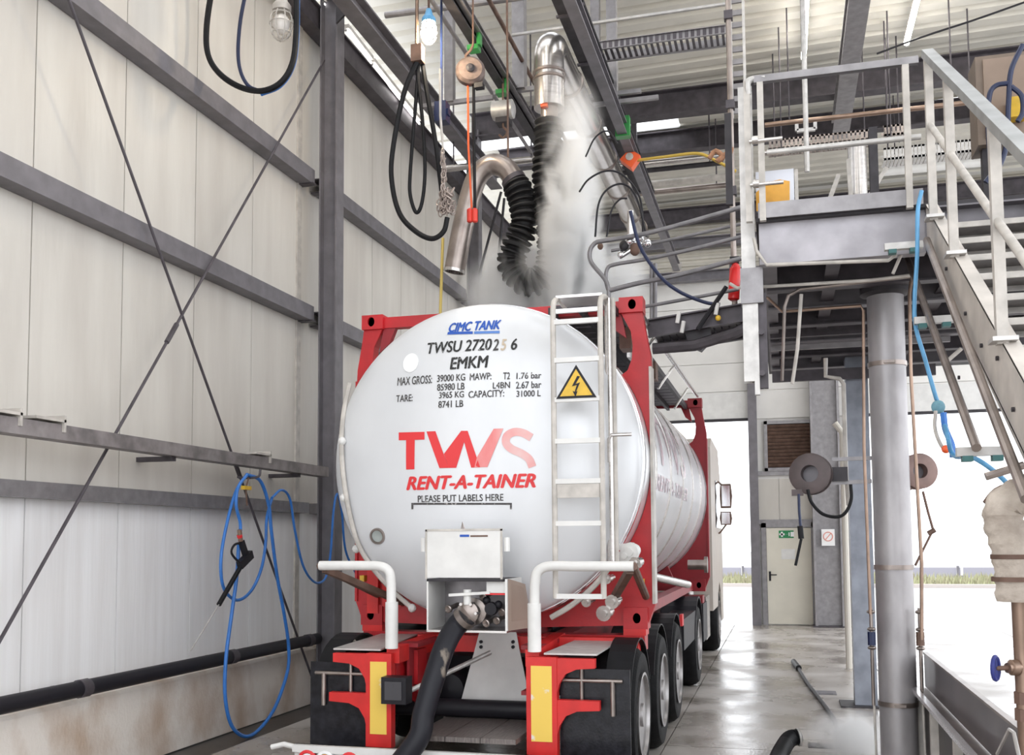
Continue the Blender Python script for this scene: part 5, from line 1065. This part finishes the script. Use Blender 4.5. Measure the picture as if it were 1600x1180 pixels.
# spray head cluster hung at the gangway end
sh = thing('nozzle_cluster', 'cluster of dark cleaning nozzles at the gangway handrail', 'nozzle')
for px, py, r in ((985, 375, .05), (975, 384, .04), (1000, 372, .035), (992, 390, .045), (1012, 380, .03), (938, 385, .025), (970, 398, .03)): MB().ball(at(px, py, Y=9.0), r, 10, 7, (1.1, 1, 1.3)).build('nozzle', (steeld, chrome, rust)[px % 3], sh)
MB().cyl(at(985, 330, Y=9), at(985, 375, Y=9), .03).build('stem', stain, sh); MB().cyl(at(972, 400, Y=9), at(1003, 380, Y=9), .02).build('arm', chrome, sh)
# ================================================================== FLOOR ITEMS
pipeline('floor_hose', 'thin dark hose lying on the wet floor', smoothpts([at(x, y, Z=.02) for x, y in ((1243, 1036), (1252, 1052), (1262, 1068), (1275, 1085), (1288, 1102), (1302, 1122), (1308, 1138))], 5), .022, steeld, 'hose')
MB().cyl(at(1240, 1034, Z=.03), at(1248, 1044, Z=.03), .04).build('hose_nozzle', black, label='black nozzle at the end of the thin floor hose', cat='nozzle')
hb = thing('suction_hose', 'thick black ribbed hose end on the floor by the column', 'hose')
hp2 = smoothpts([at(1249, 1152, Z=.14), at(1234, 1155, Z=.13), at(1222, 1172, Z=.1), at(1212, 1195, Z=.07), at(1200, 1230, Z=.07)], 14)
MB().tube(hp2, [.062+.008*(i % 2) for i in range(len(hp2))], 14).build('hose', black, hb); MB().cyl(hp2[0], hp2[3], .075).build('end_ring', galvl, hb)
dn = thing('floor_drain', 'small square drain cover in the floor by the column', 'drain')
q = at(1300, 1167, Z=0); MB().box(q.x-.2, q.x+.2, q.y-.1, q.y+.1, .0, .008).build('frame', steeld, dn)
for k in range(5): MB().box(q.x-.18+k*.075, q.x-.13+k*.075, q.y-.08, q.y+.08, .008, .014).build('grate_bar', galvd, dn)
q = at(1290, 1083, Z=0); MB().box(q.x-.12, q.x+.12, q.y-.15, q.y+.15, 0, .006).box(q.x-.08, q.x+.08, q.y-.11, q.y+.11, .006, .01).build('manhole_cover', steel, label='small steel cover plate beside the floor hose', cat='cover')
# ================================================================== STEAM
def steam(name, label, c, r, dens, scale, power=1.0, seed=0.):
    m = bpy.data.materials.new(name); m.use_nodes = True; nt = m.node_tree; N = nt.nodes; Lk = nt.links
    for n_ in list(N): N.remove(n_)
    out = N.new('ShaderNodeOutputMaterial'); vs = N.new('ShaderNodeVolumeScatter'); vs.inputs['Color'].default_value = (.97, .96, .95, 1); vs.inputs['Anisotropy'].default_value = .2
    tc = N.new('ShaderNodeTexCoord'); ln = N.new('ShaderNodeVectorMath'); ln.operation = 'LENGTH'; Lk.new(tc.outputs['Object'], ln.inputs[0])
    fall = N.new('ShaderNodeMapRange'); fall.inputs['From Min'].default_value = .15; fall.inputs['From Max'].default_value = .97; fall.inputs['To Min'].default_value = 1; fall.inputs['To Max'].default_value = 0; fall.interpolation_type = 'SMOOTHSTEP'; Lk.new(ln.outputs['Value'], fall.inputs[0])
    mp = N.new('ShaderNodeMapping'); mp.inputs['Location'].default_value = (seed, seed*.7, 0); mp.inputs['Scale'].default_value = (r[0], r[1], r[2]*.6); Lk.new(tc.outputs['Object'], mp.inputs[0])
    ns_ = N.new('ShaderNodeTexNoise'); ns_.inputs['Scale'].default_value = scale; ns_.inputs['Detail'].default_value = 4; ns_.inputs['Distortion'].default_value = .6; Lk.new(mp.outputs[0], ns_.inputs['Vector'])
    mr = N.new('ShaderNodeMapRange'); mr.inputs['From Min'].default_value = .40; mr.inputs['From Max'].default_value = .64; Lk.new(ns_.outputs['Fac'], mr.inputs[0])
    mu = N.new('ShaderNodeMath'); mu.operation = 'MULTIPLY'; Lk.new(fall.outputs[0], mu.inputs[0]); Lk.new(mr.outputs[0], mu.inputs[1])
    m2 = N.new('ShaderNodeMath'); m2.operation = 'MULTIPLY'; m2.inputs[1].default_value = dens; Lk.new(mu.outputs[0], m2.inputs[0]); Lk.new(m2.outputs[0], vs.inputs['Density'])
    Lk.new(vs.outputs[0], out.inputs['Volume'])
    b = MB().ball((0, 0, 0), 1, 20, 14); o = b.build(name, m, label=label, cat='steam', kind='stuff'); o.location = c; o.scale = r
    return o
c = at(893, 350, Y=9.8); steam('steam_plume', 'white steam plume rising from the tank top to the duct', c, (.40, .42, 1.3), 55, 2.6)
c = at(862, 445, Y=10.35); steam('steam_cloud', 'broad white steam cloud lying on the tank top', c, (1.2, .8, .62), 30, 2.4, seed=3.)
c = at(893, 215, Y=9.9); steam('steam_wisp', 'thin grey steam wisp around the duct and bellows', c, (.42, .4, .75), 6, 2.6, seed=6.)
c = at(1335, 1120, Y=8.9); c.z = .16; steam('floor_steam', 'low patch of steam drifting over floor by column', c, (.5, .4, .28), 20, 4.0, seed=9.)
